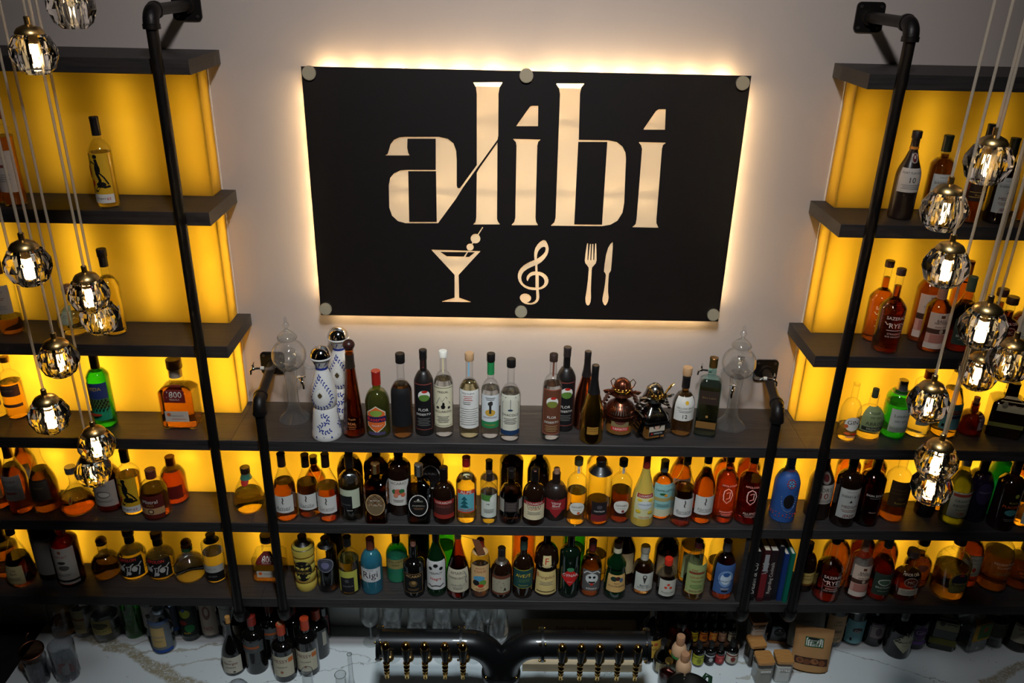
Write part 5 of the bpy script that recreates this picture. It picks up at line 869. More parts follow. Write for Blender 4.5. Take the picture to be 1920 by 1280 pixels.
# bottles by the beer tower
B('C',1221,1205,.26,36,'tall','clear',(0.65,0.25,0.05),.7,('scr',BKS,.04),None,'textured amber bottle behind the right end of the beer tower',tex='diamond')
B('C',1262,1195,1149,44,'round','black',None,0,('tco',(190,188,180),.024),lb(.8,.08,.3,(150,70,60)),'black bottle with white stopper right of the beer tower',ncap=(.74,.86,(150,150,146)))
B('C',1226,1246,.27,44,'slope','black',None,0,('scr',BKS,.05),lb(.9,.10,.44,(190,150,60),('o',.3,.36,.2,.16,(170,80,40)),T('Brut',.28,.8,INK)),'dark bottle with golden yellow label at the end of the beer tower')
B('C',1257,1250,.20,52,'squat','clear',(0.25,0.05,0.02),.82,('scr',BKS,.02),lb(.9,.1,.42,(200,130,40),('o',.2,.30,.3,.3,(170,40,30))),'round dark red bottle with orange-yellow label behind the wooden topped ones')
B('C',1238,1268,1199,34,'burg','smoke',(0.05,0.02,0.01),.5,('scr',BKS,.02),lb(.9,.1,.4,(150,140,110)),'slim smoked glass bottle with black cap beside the steel pot')
B('C',1245,1286,1236,34,'squat','clear',(0.4,0.1,0.05),.4,('scr',(176,140,70),.012,.25,.9),None,'small clear bottle with gold cap nearest the steel pot')
def bit(x, y, zc, c1, c2, desc, top=.115, w=22, glass='black'):
    B('C', x, y, top, w, 'mini', glass, None, 0, ('scr', BKS, .026, .5), lb(1.3,.12,.56,c1,('p',-1.3,1.3,.44,.50,c2),('o',0,.32,.4,.5,c2),rows_(0,.20,1.2,2,c2)), desc, name='bitters_bottle', group='little bitters bottles', zz=zc)
bit(1305,1251,0,(170,176,56),(110,116,30),'bitters bottle with lime green label, front left of the rack')
bit(1328,1249,0,(24,22,26),(176,176,176),'bitters bottle with black label and white swirl, front of the rack',w=19)
bit(1346,1248,0,(140,36,44),(190,90,80),'small bitters bottle with red label, front of the rack',top=.10,w=17)
bit(1368,1248,0,(180,176,160),(110,40,34),'bitters bottle with cream and maroon label, front right of the rack',w=23)
# bottles under the right shelf
B('C',1566,1192,.24,40,'cyl','clear',(.3,.4,.3),.4,('scr',BKS,.03),lb(1.0,.14,.72,(186,150,110),T('GIN',.6,.6,INK),T('JOVEN',.52,.8,INK),('q',0,.2,.6,.4,3,-PI/2,(120,110,80)),rows_(0,.40,.9,3,INK)),'bottle with cream and tan label right of the pouches')
B('C',1591,1194,.24,38,'cyl','clear',CL,.5,('scr',BKS,.03),lb(1.1,.08,.58,(110,160,166),('o',0,.38,.5,.3,(80,60,60)),T('Gin',.36,.6,WH),('p',-.6,-.4,.14,.2,BK)),'bottle with pale blue label on the counter under the right shelves')
B('C',1622,1191,.22,38,'round','black',None,0,('cork',(90,60,40),.02),lb(.8,.2,.56,(110,90,104),('p',-.7,.7,.23,.53,(170,156,150)),('o',0,.38,.3,.5,(110,90,100))),'black apothecary bottle with framed portrait label on the counter at right')
B('C',1655,1196,.22,46,'squat','black',None,0,('scr',BKS,.03),[('q',.05,.40,.95,1.0,4,0,(170,166,140)),T('HENDRICKS',.42,1.3,INK),rows_(.05,.34,.5,1,INK)],'squat black bottle with cream diamond label on the counter at right')
B('C',1688,1195,.22,44,'squat','dkviolet',None,0,('scr',BKS,.03),[('q',.05,.42,.85,.8,4,0,(90,60,110)),T('Gin',.43,.8,(190,170,200)),('p',-.9,.9,.14,.22,(110,80,150))],'squat bottle with violet label on the counter at right')
B('C',1742,1207,.23,46,'tank','black',None,0,('scr',BKS,.03),[('p',-.8,.9,.48,.76,(150,146,110)),('o',-.35,.62,.2,.24,(70,66,54)),('l',[(0,.6),(.3,.63),(.7,.6)],.05,(70,66,54)),('p',-1,1,.14,.28,(96,96,40))],'square black bottle with cream label and olive band on the counter at right',sq=.9,dep=.9,rz=-.3)
B('C',1800,1192,.22,44,'sqr','clear',CL,.5,('scr',(130,50,24),.03),lb(.9,.3,.75,(190,150,40),('p',-.4,.85,.34,.72,(70,120,56)),('o',.3,.55,.2,.3,(170,80,40))),'square clear bottle with yellow and green label on the counter at right',sq=.8,rz=.3)
B('C',1834,1189,.21,40,'tank','clear',(.25,.3,.15),.6,('scr',BKS,.03),lb(1.0,.3,.65,(70,76,50),T('Alto',.5,.9,INK)),'cloudy olive bottle with dark script on the counter at right')
B('C',1868,1192,.22,46,'tank','smoke',VD,.7,('scr',BKS,.03),lb(1.1,.24,.66,(156,150,130),T('BAREKSTEN',.56,1.5,(120,60,50)),rows_(0,.48,1.2,3,GY)),'dark bottle with wide cream label on the counter at right')
B('C',1897,1188,.24,38,'cyl','black',None,0,('scr',BKS,.03),lb(1.0,.1,.75,(160,164,160),rows_(0,.65,1.4,9,GY,.055)),'dark bottle with tall pale printed label next to the green one at right')
B('C',1914,1213,.25,48,'round','bottlegreen',(.03,.15,.1),.7,('scr',BKS,.03),[('o',.2,.30,.3,.4,(60,20,26))],'dark green bottle cut by the right edge on the counter')
# ---------------- other things on the long shelf ----------------
def leafvine(mb, pts, P, H, R, col, n, s=.10):
    """rows of small paired leaves along a curve in label units"""
    L_ = [0]
    for a, b2 in zip(pts, pts[1:]): L_.append(L_[-1]+math.hypot(b2[0]-a[0], (b2[1]-a[1])*H/R))
    for k in range(n):
        t = L_[-1]*(k+.5)/n; i = max(j for j in range(len(L_)-1) if L_[j] <= t); f = (t-L_[i])/(L_[i+1]-L_[i])
        u = pts[i][0]+(pts[i+1][0]-pts[i][0])*f; v = pts[i][1]+(pts[i+1][1]-pts[i][1])*f
        du, dv = pts[i+1][0]-pts[i][0], (pts[i+1][1]-pts[i][1])*H/R; q = math.hypot(du, dv); du /= q; dv /= q
        for sd in (-1, 1):
            au, av = du*.6-dv*sd*.8, dv*.6+du*sd*.8; c0 = (u+au*s*.9, v+av*s*.9*R/H); V = [P(c0[0], c0[1]*H, .0007)]
            for m_ in range(8):
                a = 2*PI*m_/8; x = math.cos(a)*s*.85; y = math.sin(a)*s*.42; V.append(P(c0[0]+au*x-av*y, (c0[1]+(av*x+au*y)*R/H)*H, .0007))
            mb.add(V, [(0, 1+m_, 1+(m_+1) % 8) for m_ in range(8)], paper(col))
BLU = (34, 48, 126)
def ceramic(px, py, w, desc, H=.352, seat=None):
    p = at_z(px, py, Z4); R = w/2*dist(p)/FPX; c = Vector((p.x, p.y+R, Z4)) if seat is None else Vector(seat)
    r = empty('ceramic_bottle', c); FIXED.append((c.x, c.y, R, Z4))
    wh = M('white_glaze', (206, 204, 200), .12, coat=.6)
    fr = [(.96,0),(1,.012),(.97,.05),(.86,.20),(.76,.315),(.71,.335),(.78,.365),(.83,.42),(.82,.48),(.73,.56),(.58,.65),(.44,.715),(.37,.745),(.36,.76),(.44,.785),(.56,.83),(.60,.85),(.68,.855),(.69,.865),(.66,.872)]
    prof = [(a*R, z*H) for a, z in fr]; m = MB(); m.lathe([(.0001, .001)]+prof+[(.0001, .873*H)], wh, 40); m.obj('ceramic_body', r)
    m = MB(); rr = .665*R; m.lathe([(rr*math.cos(a*PI/24), .874*H+rr*1.0*math.sin(a*PI/24)) for a in range(12)]+[(.0001, .874*H+rr)], CHROME, 32); m.obj('silver_cap', r)
    m = MB(); P = surf(prof)
    for g_ in (0, 1, 2, 3):   # pattern repeated round the bottle
        o_ = g_*PI/2-.1; sh_ = lambda L: [(u+o_, v) for u, v in L]
        if g_ % 2 == 0:
            leafvine(m, sh_([(-.35,.70),(.1,.66),(.5,.60),(.85,.52),(.95,.46),(.8,.40),(.4,.365),(0,.36),(-.4,.375),(-.75,.42),(-.9,.48),(-.7,.55),(-.4,.62),(-.05,.70)]), P, H, R, BLU, 26, .115)
            draw(m, [('o',o_,.50,.34,.36,(216,214,208)),('o',o_,.50,.30,.32,(200,198,192)),('q',o_,.50,.2,.2,4,0,(40,34,30)),('q',o_,.50,.18,.18,4,PI/4,(70,56,30))], P, H, R)
        leafvine(m, sh_([(-.15,.27),(.25,.285),(.50,.25),(.42,.20),(.05,.19),(-.2,.155),(-.05,.11),(.35,.10),(.6,.125)]), P, H, R, BLU, 15, .11)
    for i in range(12):
        a = 2*PI*i/12
        draw(m, [('q',a,.045,.09,.12,3,PI/2,BLU)] if i % 2 else [('o',a,.05,.03,.03,BK)], P, H, R)
    for i in range(8):
        a = 2*PI*i/8; V = [P(a-.36,.765*H,.0006), P(a+.36,.765*H,.0006), P(a+.18,.80*H,.0006), P(a,.835*H,.0006), P(a-.18,.80*H,.0006)]; m.add(V, [(0, 1, 2, 3, 4)], paper(BLU))
    draw(m, [('p',-PI,PI,.742,.765,BLU)], P, H, R, off0=.0009)
    m.obj('painted_pattern', r); tag(r, desc, 'bottle', 'blue and white ceramic bottles'); return c
c1 = ceramic(608, 829, 58, 'blue and white ceramic bottle with silver dome cap, front one')
ceramic(640, 797, 58, 'blue and white ceramic bottle with silver dome cap, standing behind the other', seat=(c1.x+.030, -0.075, Z4))
def fountain(px, py, angs, desc):
    p = at_z(px, py, Z4); R = .053; c = Vector((p.x, p.y+R, Z4)); c.y = min(c.y, -.065); r = empty('absinthe_fountain', c); FIXED.append((c.x, c.y, R, Z4))
    m = MB(); seg = 36; prof = [(.0526,0),(.0536,.003),(.046,.012),(.032,.026),(.023,.045),(.019,.07),(.0175,.11),(.019,.15),(.0225,.185),(.026,.20)]
    vs_ = []
    for (q, z) in prof:
        for i in range(seg*2):
            a = PI*i/seg; k = 1+(.05 if i % 2 else -.03)*(1 if z < .195 else .3); vs_.append((q*k*math.cos(a), q*k*math.sin(a), z))
    N = seg*2; m.add(vs_, [(j*N+i, j*N+(i+1) % N, (j+1)*N+(i+1) % N, (j+1)*N+i) for j in range(len(prof)-1) for i in range(N)], BLOWN); m.obj('fluted_stand', r)
    g = [(.024,.2005),(.030,.204)]+[(.060*math.sin(a), .256-.060*math.cos(a)) for a in [PI*(.20+.62*i/14) for i in range(15)]]+[(.031,.310),(.030,.316),(.034,.320),(.035,.322)]
    m = MB(); m.lathe(g, BLOWN, 36); gb = m.obj('glass_globe', r)
    m = MB(); m.lathe([(.024,.2006),(.018,.206),(.012,.212),(.022,.222)], thin('frosted_ring', (.8,.8,.8)), 16); m.obj('globe_foot', gb)
    m = MB(); m.lathe([(.035,.3235),(.034,.327),(.029,.333),(.020,.342),(.011,.350),(.006,.354),(.005,.358),(.010,.364),(.0115,.371),(.008,.378),(.004,.382),(.006,.387),(.0045,.393),(.002,.400),(.0001,.401)], BLOWN, 28); m.obj('lid', r)
    for a in angs:
        a = math.radians(a); d = Vector((math.cos(a), math.sin(a), 0)); up = Vector((0, 0, 1))
        m = MB(); m.tube([d*.046+up*.222, d*.062+up*.206, d*.078+up*.203, d*.094+up*.208], [.0075,.0065,.0055,.005], BLOWN, 12); t_ = m.obj('spout', r)
        m = MB(); sd = d.cross(up)
        m.cyl(d*.090+up*.207, d*.102+up*.208, .0068, M('white_gasket', (190,186,176), .6), 12)
        m.cyl(d*.100+up*.208, d*.128+up*.206, .0042, CHROME, 12); m.sphere(d*.126+up*.206, .0068, CHROME, 12, 8)
        m.cyl(d*.126+up*.206, d*.126+up*.224, .0035, CHROME, 10); m.cyl(d*.126+up*.224-sd*.013, d*.126+up*.224+sd*.013, .0026, CHROME, 8)
        m.tube([d*.128+up*.204, d*.136+up*.198, d*.137+up*.184], [.0045,.0042,.0036], CHROME, 10); m.obj('tap', t_)
    tag(r, desc, 'drink fountain', 'glass drip fountains')
fountain(547, 798, (186, -58, 4, 95), 'clear glass drip fountain with chrome taps at the left end, beside the ceramics')
fountain(1375, 812, (160, -112, -14, 70), 'clear glass drip fountain with chrome taps at the right end of the long shelf')
COP = M('dark_copper', (96, 52, 36), .28, metal=.9); DST = M('antique_silver', (130, 128, 124), .2, metal=1.0)
def warrior(px, py, gold, desc):
    p = at_z(px, py, Z4); R = .052 if gold else .042; c = Vector((p.x, p.y+R, Z4)); FIXED.append((c.x, c.y, R+.01, Z4))
    r = empty('figural_bottle', c, -.1 if gold else .3); met = COP if gold else DST; hi = GOLD; k = dict() if gold else dict(sq=.8)
    bp = [(R*.92,0),(R,.006),(R*.99,.020),(R,.03),(R*.98,.085),(R*.80,.112),(R*.4,.128),(R*.36,.135)]
    m = MB(); m.lathe([(.0001,.002)]+bp, CLEAR, 32, **k); m.obj('glass_body', r)
    m = MB(); m.lathe([(.0001,.012),(R*.90,.012),(R*.93,.03),(R*.92,.082),(R*.7,.10),(.0001,.10)], liquid((.70,.28,.04)), 32, **k); m.obj('liquid', r)
    P = surf(bp, .0 if gold else .8)
    m = MB(); draw(m, ([('p',-.62,.62,.19,.50,(120,104,70)),('o',0,.42,.4,.24,(90,50,40)),('p',-.62,.62,.19,.28,(170,34,30)),('t','YAMATO',0,.235,1.0,WH)] if gold else [('p',-.72,.72,.14,.56,(180,168,150)),('o',0,.40,.4,.4,(70,60,56)),('o',0,.37,.22,.3,(186,150,130)),('p',-.72,.72,.14,.25,(24,22,24)),('t','YAMATO',.1,.20,.8,WH),('q',-.45,.2,.14,.14,3,PI/2,RD)]), P, .16, R); m.obj('label', r)
    m = MB(); a0 = .088 if gold else .082      # breast armour over the shoulders
    m.lathe([(R*1.06,a0-.018),(R*1.08,a0-.016),(R*1.07,a0),(R*1.0,a0+.012),(R*.84,a0+.026),(R*.5,a0+.040),(R*.42,a0+.046),(R*.42,a0+.048)], met, 32, **k)
    for i in range(9):
        a = -PI/2+(i-4)*.17; m.tube([(R*1.02*math.cos(a)*(1 if gold else 1.05), R*1.05*math.sin(a), a0+.004), (R*.72*math.cos(a), R*.72*math.sin(a), a0+.033)], .0022, met if not gold else M('ribbed_silver', (150,140,130), .25, metal=1), 6)
    m.lathe([(R*1.09,a0-.008),(R*1.12,a0-.005),(R*1.09,a0-.002)], met, 32, **k); m.obj('breast_armor', r)
    for s in (-1, 1):
        m = MB()
        for q in range(5):
            z = a0+.012-q*.0125; m.box(s*R*1.02-.010, s*R*1.02+.010, -.024, .022, z-.013, z-.001, met)
            for i in range(len(m.v)-8, len(m.v)): x, y, zz_ = m.v[i]; m.v[i] = (x+s*(.004*q+.5*abs(y)*-.25), y, zz_)
        m.obj('shoulder_guard', r)
    h = a0+.044
    hd = empty_head = MB(); hd.lathe([(.012,h),(.0165,h+.006),(.019,h+.018),(.018,h+.030),(.012,h+.038),(.0001,h+.040)], hi if gold else DST, 24)
    hd.sphere((0,-.019,h+.016), .0045, hi if gold else DST, 10, 8); hd.cyl((-.009,-.016,h+.022), (-.004,-.019,h+.022), .0022, BLACKP, 8); hd.cyl((.009,-.016,h+.022), (.004,-.019,h+.022), .0022, BLACKP, 8)
    hd.tube([(-.012,-.015,h+.011),(-.006,-.020,h+.008),(0,-.0215,h+.010),(.006,-.020,h+.008),(.012,-.015,h+.011)], .002, hi if gold else DST, 8)
    hd.tube([(-.013,-.013,h+.004),(0,-.020,h-.002),(.013,-.013,h+.004)], .003, hi if gold else DST, 8); face = hd.obj('mask', r)
    m = MB(); z = h+.028
    m.lathe([(.0255,z-.003),(.0265,z),(.0235,z+.004),(.0215,z+.012),(.018,z+.022),(.010,z+.029),(.0001,z+.031)], COP if gold else DST, 28)
    for i in range(10):
        a = 2*PI*i/10; m.tube([(.0235*math.cos(a), .0235*math.sin(a), z+.004), (.0185*math.cos(a), .0185*math.sin(a), z+.021), (.004*math.cos(a), .004*math.sin(a), z+.031)], .0009, met, 5)
    m.lathe([(.030,z-.012),(.0315,z-.010),(.026,z+.001)], met, 28); hm = m.obj('helmet', r); K_ = 1.38
    for q_ in (face, hm): q_.scale = (K_, K_, K_); q_.location.z = h*(1-K_)
    m = MB(); m.tube([(-.020,-.019,z+.004),(-.010,-.027,z+.002),(0,-.030,z+.004),(.010,-.027,z+.002),(.020,-.019,z+.004)], .0034, hi, 8)
    for x_ in (-.018, -.009, 0, .009, .018): m.sphere((x_,-.027+abs(x_)*.3,z+.008), .0036, hi, 8, 6)
    m.obj('brow_crest', hm)
    for s in (-1, 1):
        m = MB()
        if gold:
            b0 = (s*.016,-.022,z+.008); m.tube([b0, (s*.020,-.024,z+.022), (s*.017,-.024,z+.034), (s*.024,-.024,z+.042), (s*.031,-.024,z+.034), (s*.027,-.024,z+.022), b0], .0013, hi, 6)
        else: m.tube([(s*.014,-.024,z+.008),(s*.020,-.026,z+.022),(s*.030,-.026,z+.034),(s*.038,-.026,z+.040)], [.003,.0034,.0044,.002], hi, 8, flat=.5)
        m.obj('horn', hm)
        m = MB(); m.tube([(s*.024,-.014,z-.002),(s*.034,-.018,z+.004),(s*.040,-.014,z+.0),(s*.040,-.006,z-.010)], [.006,.0085,.0085,.004], met, 10, flat=.45); m.obj('side_flap', hm)
        m = MB()
        for q in range(4):
            m.tube([(s*(.028+.004*q),-.010,z-.012-.009*q),(s*(.034+.004*q),.004,z-.014-.009*q),(s*(.028+.003*q),.020,z-.014-.009*q)], .0042, met, 8, flat=.6)
        m.obj('neck_guard', hm)
    tag(r, desc, 'bottle', 'samurai shaped bottles')
warrior(1163, 822, True, 'round amber bottle dressed as a warrior with copper helmet and golden mask')
warrior(1223, 827, False, 'square amber bottle dressed as a warrior in silver armour with dark helmet')

# ---------------- counter things ----------------
# fixed footprints that bottles keep clear of
FIXED += [(-1.012, -.2975, .03, ZC)][:0]
settle()
BOTTLES = [make_bottle(j) for j in JOBS]
# bitters rack
TIER = ZC+.060
pa_ = at_z(1292, 1206, TIER); pb_ = at_z(1381, 1206, TIER); yk = pa_.y-.004
rk = empty('bottle_rack', ((pa_.x+pb_.x)/2, yk+.05, ZC)); wd = (pb_.x-pa_.x)/2+.004
PALE = M('pale_wood', (176, 158, 130), .6); DKW = M('dark_wood_slat', (70, 44, 28), .5)
for s in (-1, 1):
    m = MB(); pr = [(-.056, .0005), (-.056, .060), (-.002, .060), (-.002, .105), (.048, .105), (.048, .0005)]
    vs_ = [(s*wd, y, z) for y, z in pr]+[(s*(wd+.005), y, z) for y, z in pr]; n = 6
    m.add(vs_, [(0, 1, 2, 5), (2, 3, 4, 5), (6, 11, 8, 7), (8, 11, 10, 9)]+[(i, n+i, n+(i+1) % n, (i+1) % n) for i in range(n)], PALE, False); m.obj('side_board', rk)
for (y0_, z_) in ((-.055, .056), (-.001, .101)):
    m = MB(); m.box(-wd+.0003, wd-.0003, y0_, y0_+.048, z_-.003, z_+.0036, DKW); m.box(-wd+.0003, wd-.0003, y0_-.0005, y0_+.002, z_+.0036, z_+.012, DKW); m.obj('rack_shelf', rk)
tag(rk, 'two step wooden rack holding the little bitters bottles', 'rack')
n0 = len(JOBS); ZONE['K'] = (TIER+.0005, yk-.03, -.014); GROUPS['K'] = 'little bitters bottles'; ZONE['K2'] = (ZC+.1055, yk+.02, -.014); GROUPS['K2'] = GROUPS['K']
def bit2(zone, x, dy, c1, c2, desc):
    z = ZONE[zone][0]; p = at_z(x, 1203, z); c = Vector((p.x, (yk+.020 if zone == 'K' else yk+.073), z+.0002))
    JOBS.append(dict(zone=zone, c=c, R=.0172, y0=-1, y1=0, top=.105 if zone == 'K' else .10, x=x, y=0, shape='mini', glass='black' if zone == 'K' else 'dkbrown', liq=None, fill=0, cap=('scr', BKS, .026, .5), lab=lb(1.3,.12,.56,c1,('p',-1.3,1.3,.44,.50,c2),('o',0,.32,.5,.5,c2),rows_(0,.20,1.2,2,c2)), desc=desc, rot=0, kw=dict(name='bitters_bottle')))
bit2('K', 1300, 0, (206,180,40), (130,110,30), 'bitters bottle with bright yellow label, left end of the rack')
bit2('K', 1318, 0, (200,116,40), (130,60,26), 'bitters bottle with orange label, second on the rack step')
bit2('K', 1336, 0, (190,104,44), (210,150,60), 'bitters bottle with darker orange label, middle of the rack step')
bit2('K', 1353, 0, (140,100,76), (176,140,110), 'bitters bottle with brown label, fourth on the rack step')
bit2('K', 1371, 0, (176,170,140), (90,70,60), 'bitters bottle with beige label, right end of the rack')
for x_, c_, d_ in ((1304,(130,120,100),'left'),(1324,(120,60,40),'second from left'),(1343,(110,100,84),'third from left'),(1362,(100,50,36),'right')):
    bit2('K2', x_, 0, c_, (70,50,40), 'dim bitters bottle on the back step of the rack, '+d_+' one')
for j in JOBS[n0:]: make_bottle(j)
# beer tower
STEEL = M('satin_black_metal', (20, 20, 21), .34, metal=.5, coat=.2)
tz, ty = -.775, -.475
cx = at_y(940, 1235, ty).x; xl = at_y(712, 1205, ty).x; xr = at_y(1212, 1215, ty).x
tw = empty('beer_tower', (cx, ty, ZC)); tzz = tz-ZC; RR = .050
for s, xe in ((-1, xl), (1, xr)):
    m = MB(); L0 = abs(xe-cx); bend = .125; rad = .125
    pts = [(s*(L0-.004), 0, tzz), (s*(bend+.01), 0, tzz)]+[(s*bend-s*rad*math.sin(a)*.86, 0, tzz-rad*.98+rad*.98*math.cos(a)) for a in [PI/2*i/10 for i in range(1, 11)]]+[(s*.012, 0, tzz-rad-.06)]
    m.tube(pts, RR, STEEL, 32); m.obj('tap_arm', tw)
    for q, (xx, w_) in enumerate(((L0, .012), (bend+.022, .010))):
        m = MB(); m.cyl((s*(xx-w_/2), 0, tzz), (s*(xx+w_/2), 0, tzz), RR+(.014 if q == 0 else .012), STEEL, 36)
        for a in (PI/4, 3*PI/4, -PI/4, -3*PI/4):
            yy, zz_ = (RR+.006)*math.cos(a), (RR+.006)*math.sin(a)
            m.sphere((s*xx-.009, yy, tzz+zz_), .0048, GOLD, 8, 6); m.sphere((s*xx+.009, yy, tzz+zz_), .0048, GOLD, 8, 6)
        m.obj('arm_flange', tw)
m = MB(); m.cyl((0, 0, .012), (0, 0, tzz-.150), RR+.003, STEEL, 32); m.obj('column', tw)
m = MB(); m.cyl((0, 0, tzz-.148), (0, 0, tzz-.132), RR+.022, STEEL, 36)
for i in range(6): m.sphere(((RR+.014)*math.cos(i*PI/3-PI/2), (RR+.014)*math.sin(i*PI/3-PI/2), tzz-.131), .005, GOLD, 8, 6)
m.obj('column_flange', tw)
m = MB(); m.cyl((0, 0, .0006), (0, 0, .014), RR+.035, STEEL, 36); m.obj('base_plate', tw)
for px in (723, 761, 796, 834, 868, 1054, 1090, 1124, 1161, 1196):
    x0_ = at_y(px, 1225, ty-.10).x-cx; y0_ = -RR; ya = y0_-.045; tzz += .060
    m = MB(); m.cyl((x0_+.010, y0_*.85, tzz-.058), (x0_+.004, ya+.006, tzz-.060), .0085, BRASS, 14); m.sphere((x0_+.010, ya+.020, tzz-.056), .0150, BRASS, 16, 10)
    m.lathe([(.0075,-.128),(.0082,-.126),(.0080,-.110),(.0095,-.108),(.0095,-.105),(.0060,-.102),(.0100,-.096),(.0100,-.092),(.0060,-.087),(.0112,-.079),(.0112,-.074),(.0065,-.068),(.0118,-.061),(.0118,-.057),(.0070,-.052)], GOLD, 18, (x0_, ya, tzz)); fc = m.obj('faucet', tw)
    m = MB(); m.lathe([(.0072,-.0515),(.0095,-.040),(.0135,-.012),(.0150,.004),(.0146,.012)], BLACKP, 18, (x0_, ya-.001, tzz)); m.lathe([(.0150,.0122),(.0156,.016),(.0140,.027),(.0080,.0345),(.0001,.037)], GOLD, 18, (x0_, ya-.001, tzz))
    for s_ in (-1, 1): m.tube([(x0_+s_*.0075, ya-.001, tzz-.050), (x0_+s_*.0112, ya-.001, tzz-.030), (x0_+s_*.0150, ya-.001, tzz-.008), (x0_+s_*.0158, ya-.001, tzz+.010)], .0012, GOLD, 6)
    m.obj('tap_handle', fc); tzz -= .060
tag(tw, 'black Y shaped beer tower with ten brass taps in front of the counter back', 'beer tower')
# wooden box
bz = ZC+.050; b0 = at_z(980, 1241, bz); b1 = at_z(1203, 1241, bz); yb = b0.y; r = empty('wooden_box', ((b0.x+b1.x)/2, yb, ZC+.0006)); r.rotation_euler = (math.radians(11), 0, 0)
hw_, y0_, y1_ = (b1.x-b0.x)/2, 0.0, -.040-yb; BOXW = M('light_box_wood', (196, 172, 138), .6)
m = MB(); m.box(-hw_, hw_, y0_, y1_, .0006, .040, BOXW); m.obj('box_body', r)
m = MB(); m.box(-hw_, hw_, y0_, y1_, .0403, .050, BOXW); m.obj('box_lid', r)
def flat_text(mb, s, x, y, z, wdt, col, sk=0):
    V, F = text_shape(s); mb.add([(x+a*wdt+b2*wdt*sk, y+b2*wdt, z) for a, b2 in V], F, paper(col), False)
m = MB(); yt = y1_*.80; y1b, y1_ = y1_, yt+.050
flat_text(m, 'Sciabola del Sommelier', .02, yt, .0504, .24, (96, 46, 40), .3); flat_text(m, 'FOX KNIVES', -.01, yt-.036, .0504, .085, (110, 80, 60))
m.add([(-.03,y1_-.083,.0504),(-.02,y1_-.066,.0504),(-.01,y1_-.074,.0504),(0,y1_-.066,.0504),(.01,y1_-.083,.0504),(-.01,y1_-.088,.0504)], [(0,5,2,1),(2,5,4,3)], paper((110,80,60)), False)
vv, ff = fill2d([[(-.19,.02),(-.12,.018),(.12,.022),(.15,.03),(.155,.012),(.13,.006),(-.08,-.004),(-.16,.0),(-.195,.014)]], 0)
m.add([(x, y0_+.05+z, .0505) for x, y, z in vv], [f[::-1] for f in ff], paper((30, 26, 26)), False); m.obj('lid_print', r)
tag(r, 'flat light wooden box with red-brown script lettering behind the beer tower', 'box')
# wine glasses
GR = [(-.555,-.10),(-.465,-.075),(-.455,-.185),(-.36,-.075),(-.35,-.19),(-.255,-.08),(-.25,-.185),(-.15,-.07),(-.065,-.075),(-.12,-.185),(-.02,-.175)]
nm = ['standing alone left of the others','back row behind the tower end flange','front row next to the tower end flange','back row, above the second tap','front row, above the second tap','back row, above the fourth tap','front row, above the third and fourth taps','back row, above the fifth tap','back row, nearest the wooden box','front row, above the left tower bend','front row, touching the wooden box side']
for (gx, gy), d_ in zip(GR, nm):
    c = (gx, gy, ZC); r = empty('wine_glass', c); R = .042; H = .224
    m = MB(); m.lathe([(.0001,.0006),(.0345,.0008),(.035,.0022),(.020,.004),(.006,.010),(.0038,.03),(.0034,.075),(.0055,.086)], BLOWN, 28); m.obj('stem', r)
    m = MB(); m.lathe([(.0001,.0865),(.010,.089),(.026,.100),(.038,.122),(R,.148),(R*.98,.172),(R*.86,H-.012),(R*.78,H)], BLOWN, 32); m.obj('bowl', r)
    tag(r, 'clear stemmed wine glass, '+d_, 'wine glass', 'wine glasses standing on the counter')
# decanters and carafes at the front edge
def decanter(px, py, ztop, rn, rb, desc, name='wine_decanter'):
    p = at_z(px, py, ZC+ztop); r = empty(name, (p.x, p.y, ZC)); m = MB()
    m.lathe([(.0001,.001),(rb*.9,.001),(rb,.012),(rb*.96,.03),(rb*.6,.065),(rn*1.5,.11),(rn,.16),(rn*.92,ztop-.01),(rn*1.02,ztop)], BLOWN, 32)
    m.lathe([(rn*1.02+.001*math.cos(a), ztop+.001*math.sin(a)) for a in [2*PI*i/6 for i in range(6)]], thin('glass_rim', (.35,.36,.36)), 28, closed=True); m.obj('flask_body', r); tag(r, desc, 'decanter', 'glass decanters at the counter front')
decanter(575, 1257, .27, .020, .060, 'clear glass decanter neck in front of the wine bottles')
decanter(638, 1264, .26, .020, .046, 'clear glass decanter with wide open neck, front right of the wine bottles')
decanter(655, 1226, .27, .0085, .034, 'slim clear glass carafe with thin neck behind the wide necked decanter')
p = at_z(447, 1283, ZC+.05); r = empty('glass_dome', (p.x, p.y-.02, ZC)); m = MB(); m.lathe([(.050,.001),(.052,.02),(.048,.045),(.036,.066),(.018,.078),(.0001,.081)], thin('cut_glass', (.75,.76,.78), (.3,.3,.3)), 20); m.obj('bowl', r); tag(r, 'upturned clear cut glass bowl at the bottom edge before the leftmost wine bottle', 'glass bowl')
# strainer glass and mixing glass
def vessel(name, px, py, R, H, desc, cat, flute=0, inside=None, rim=None):
    p = at_z(px, py, ZC); r = empty(name, (p.x, max(p.y+R, -.52), ZC)); gm = thin('cut_glass', (.75,.76,.78), (.3,.3,.3))
    m = MB(); m.lathe([(.0001,.0008),(R*.86,.0008),(R*.9,.01),(R*.93,H*.4),(R,H),(R*.955,H),(R*.88,H*.4),(R*.80,.014),(.0001,.012)], gm, 28); m.obj('glass_body', r)
    if flute:
        m = MB()
        for i in range(flute):
            for s in (-1, 1):
                m.tube([((R*.935)*math.cos(2*PI*i/flute+s*t*.5), (R*.935)*math.sin(2*PI*i/flute+s*t*.5), .012+H*.5*t) for t in (0,.25,.5,.75,1)], .0010, gm, 5)
        m.obj('cut_pattern', r)
    tag(r, desc, cat); return r
r = vessel('cocktail_glass', 66, 1290, .042, .12, 'short glass holding a round copper rimmed strainer, bottom left corner', 'glass', 9)
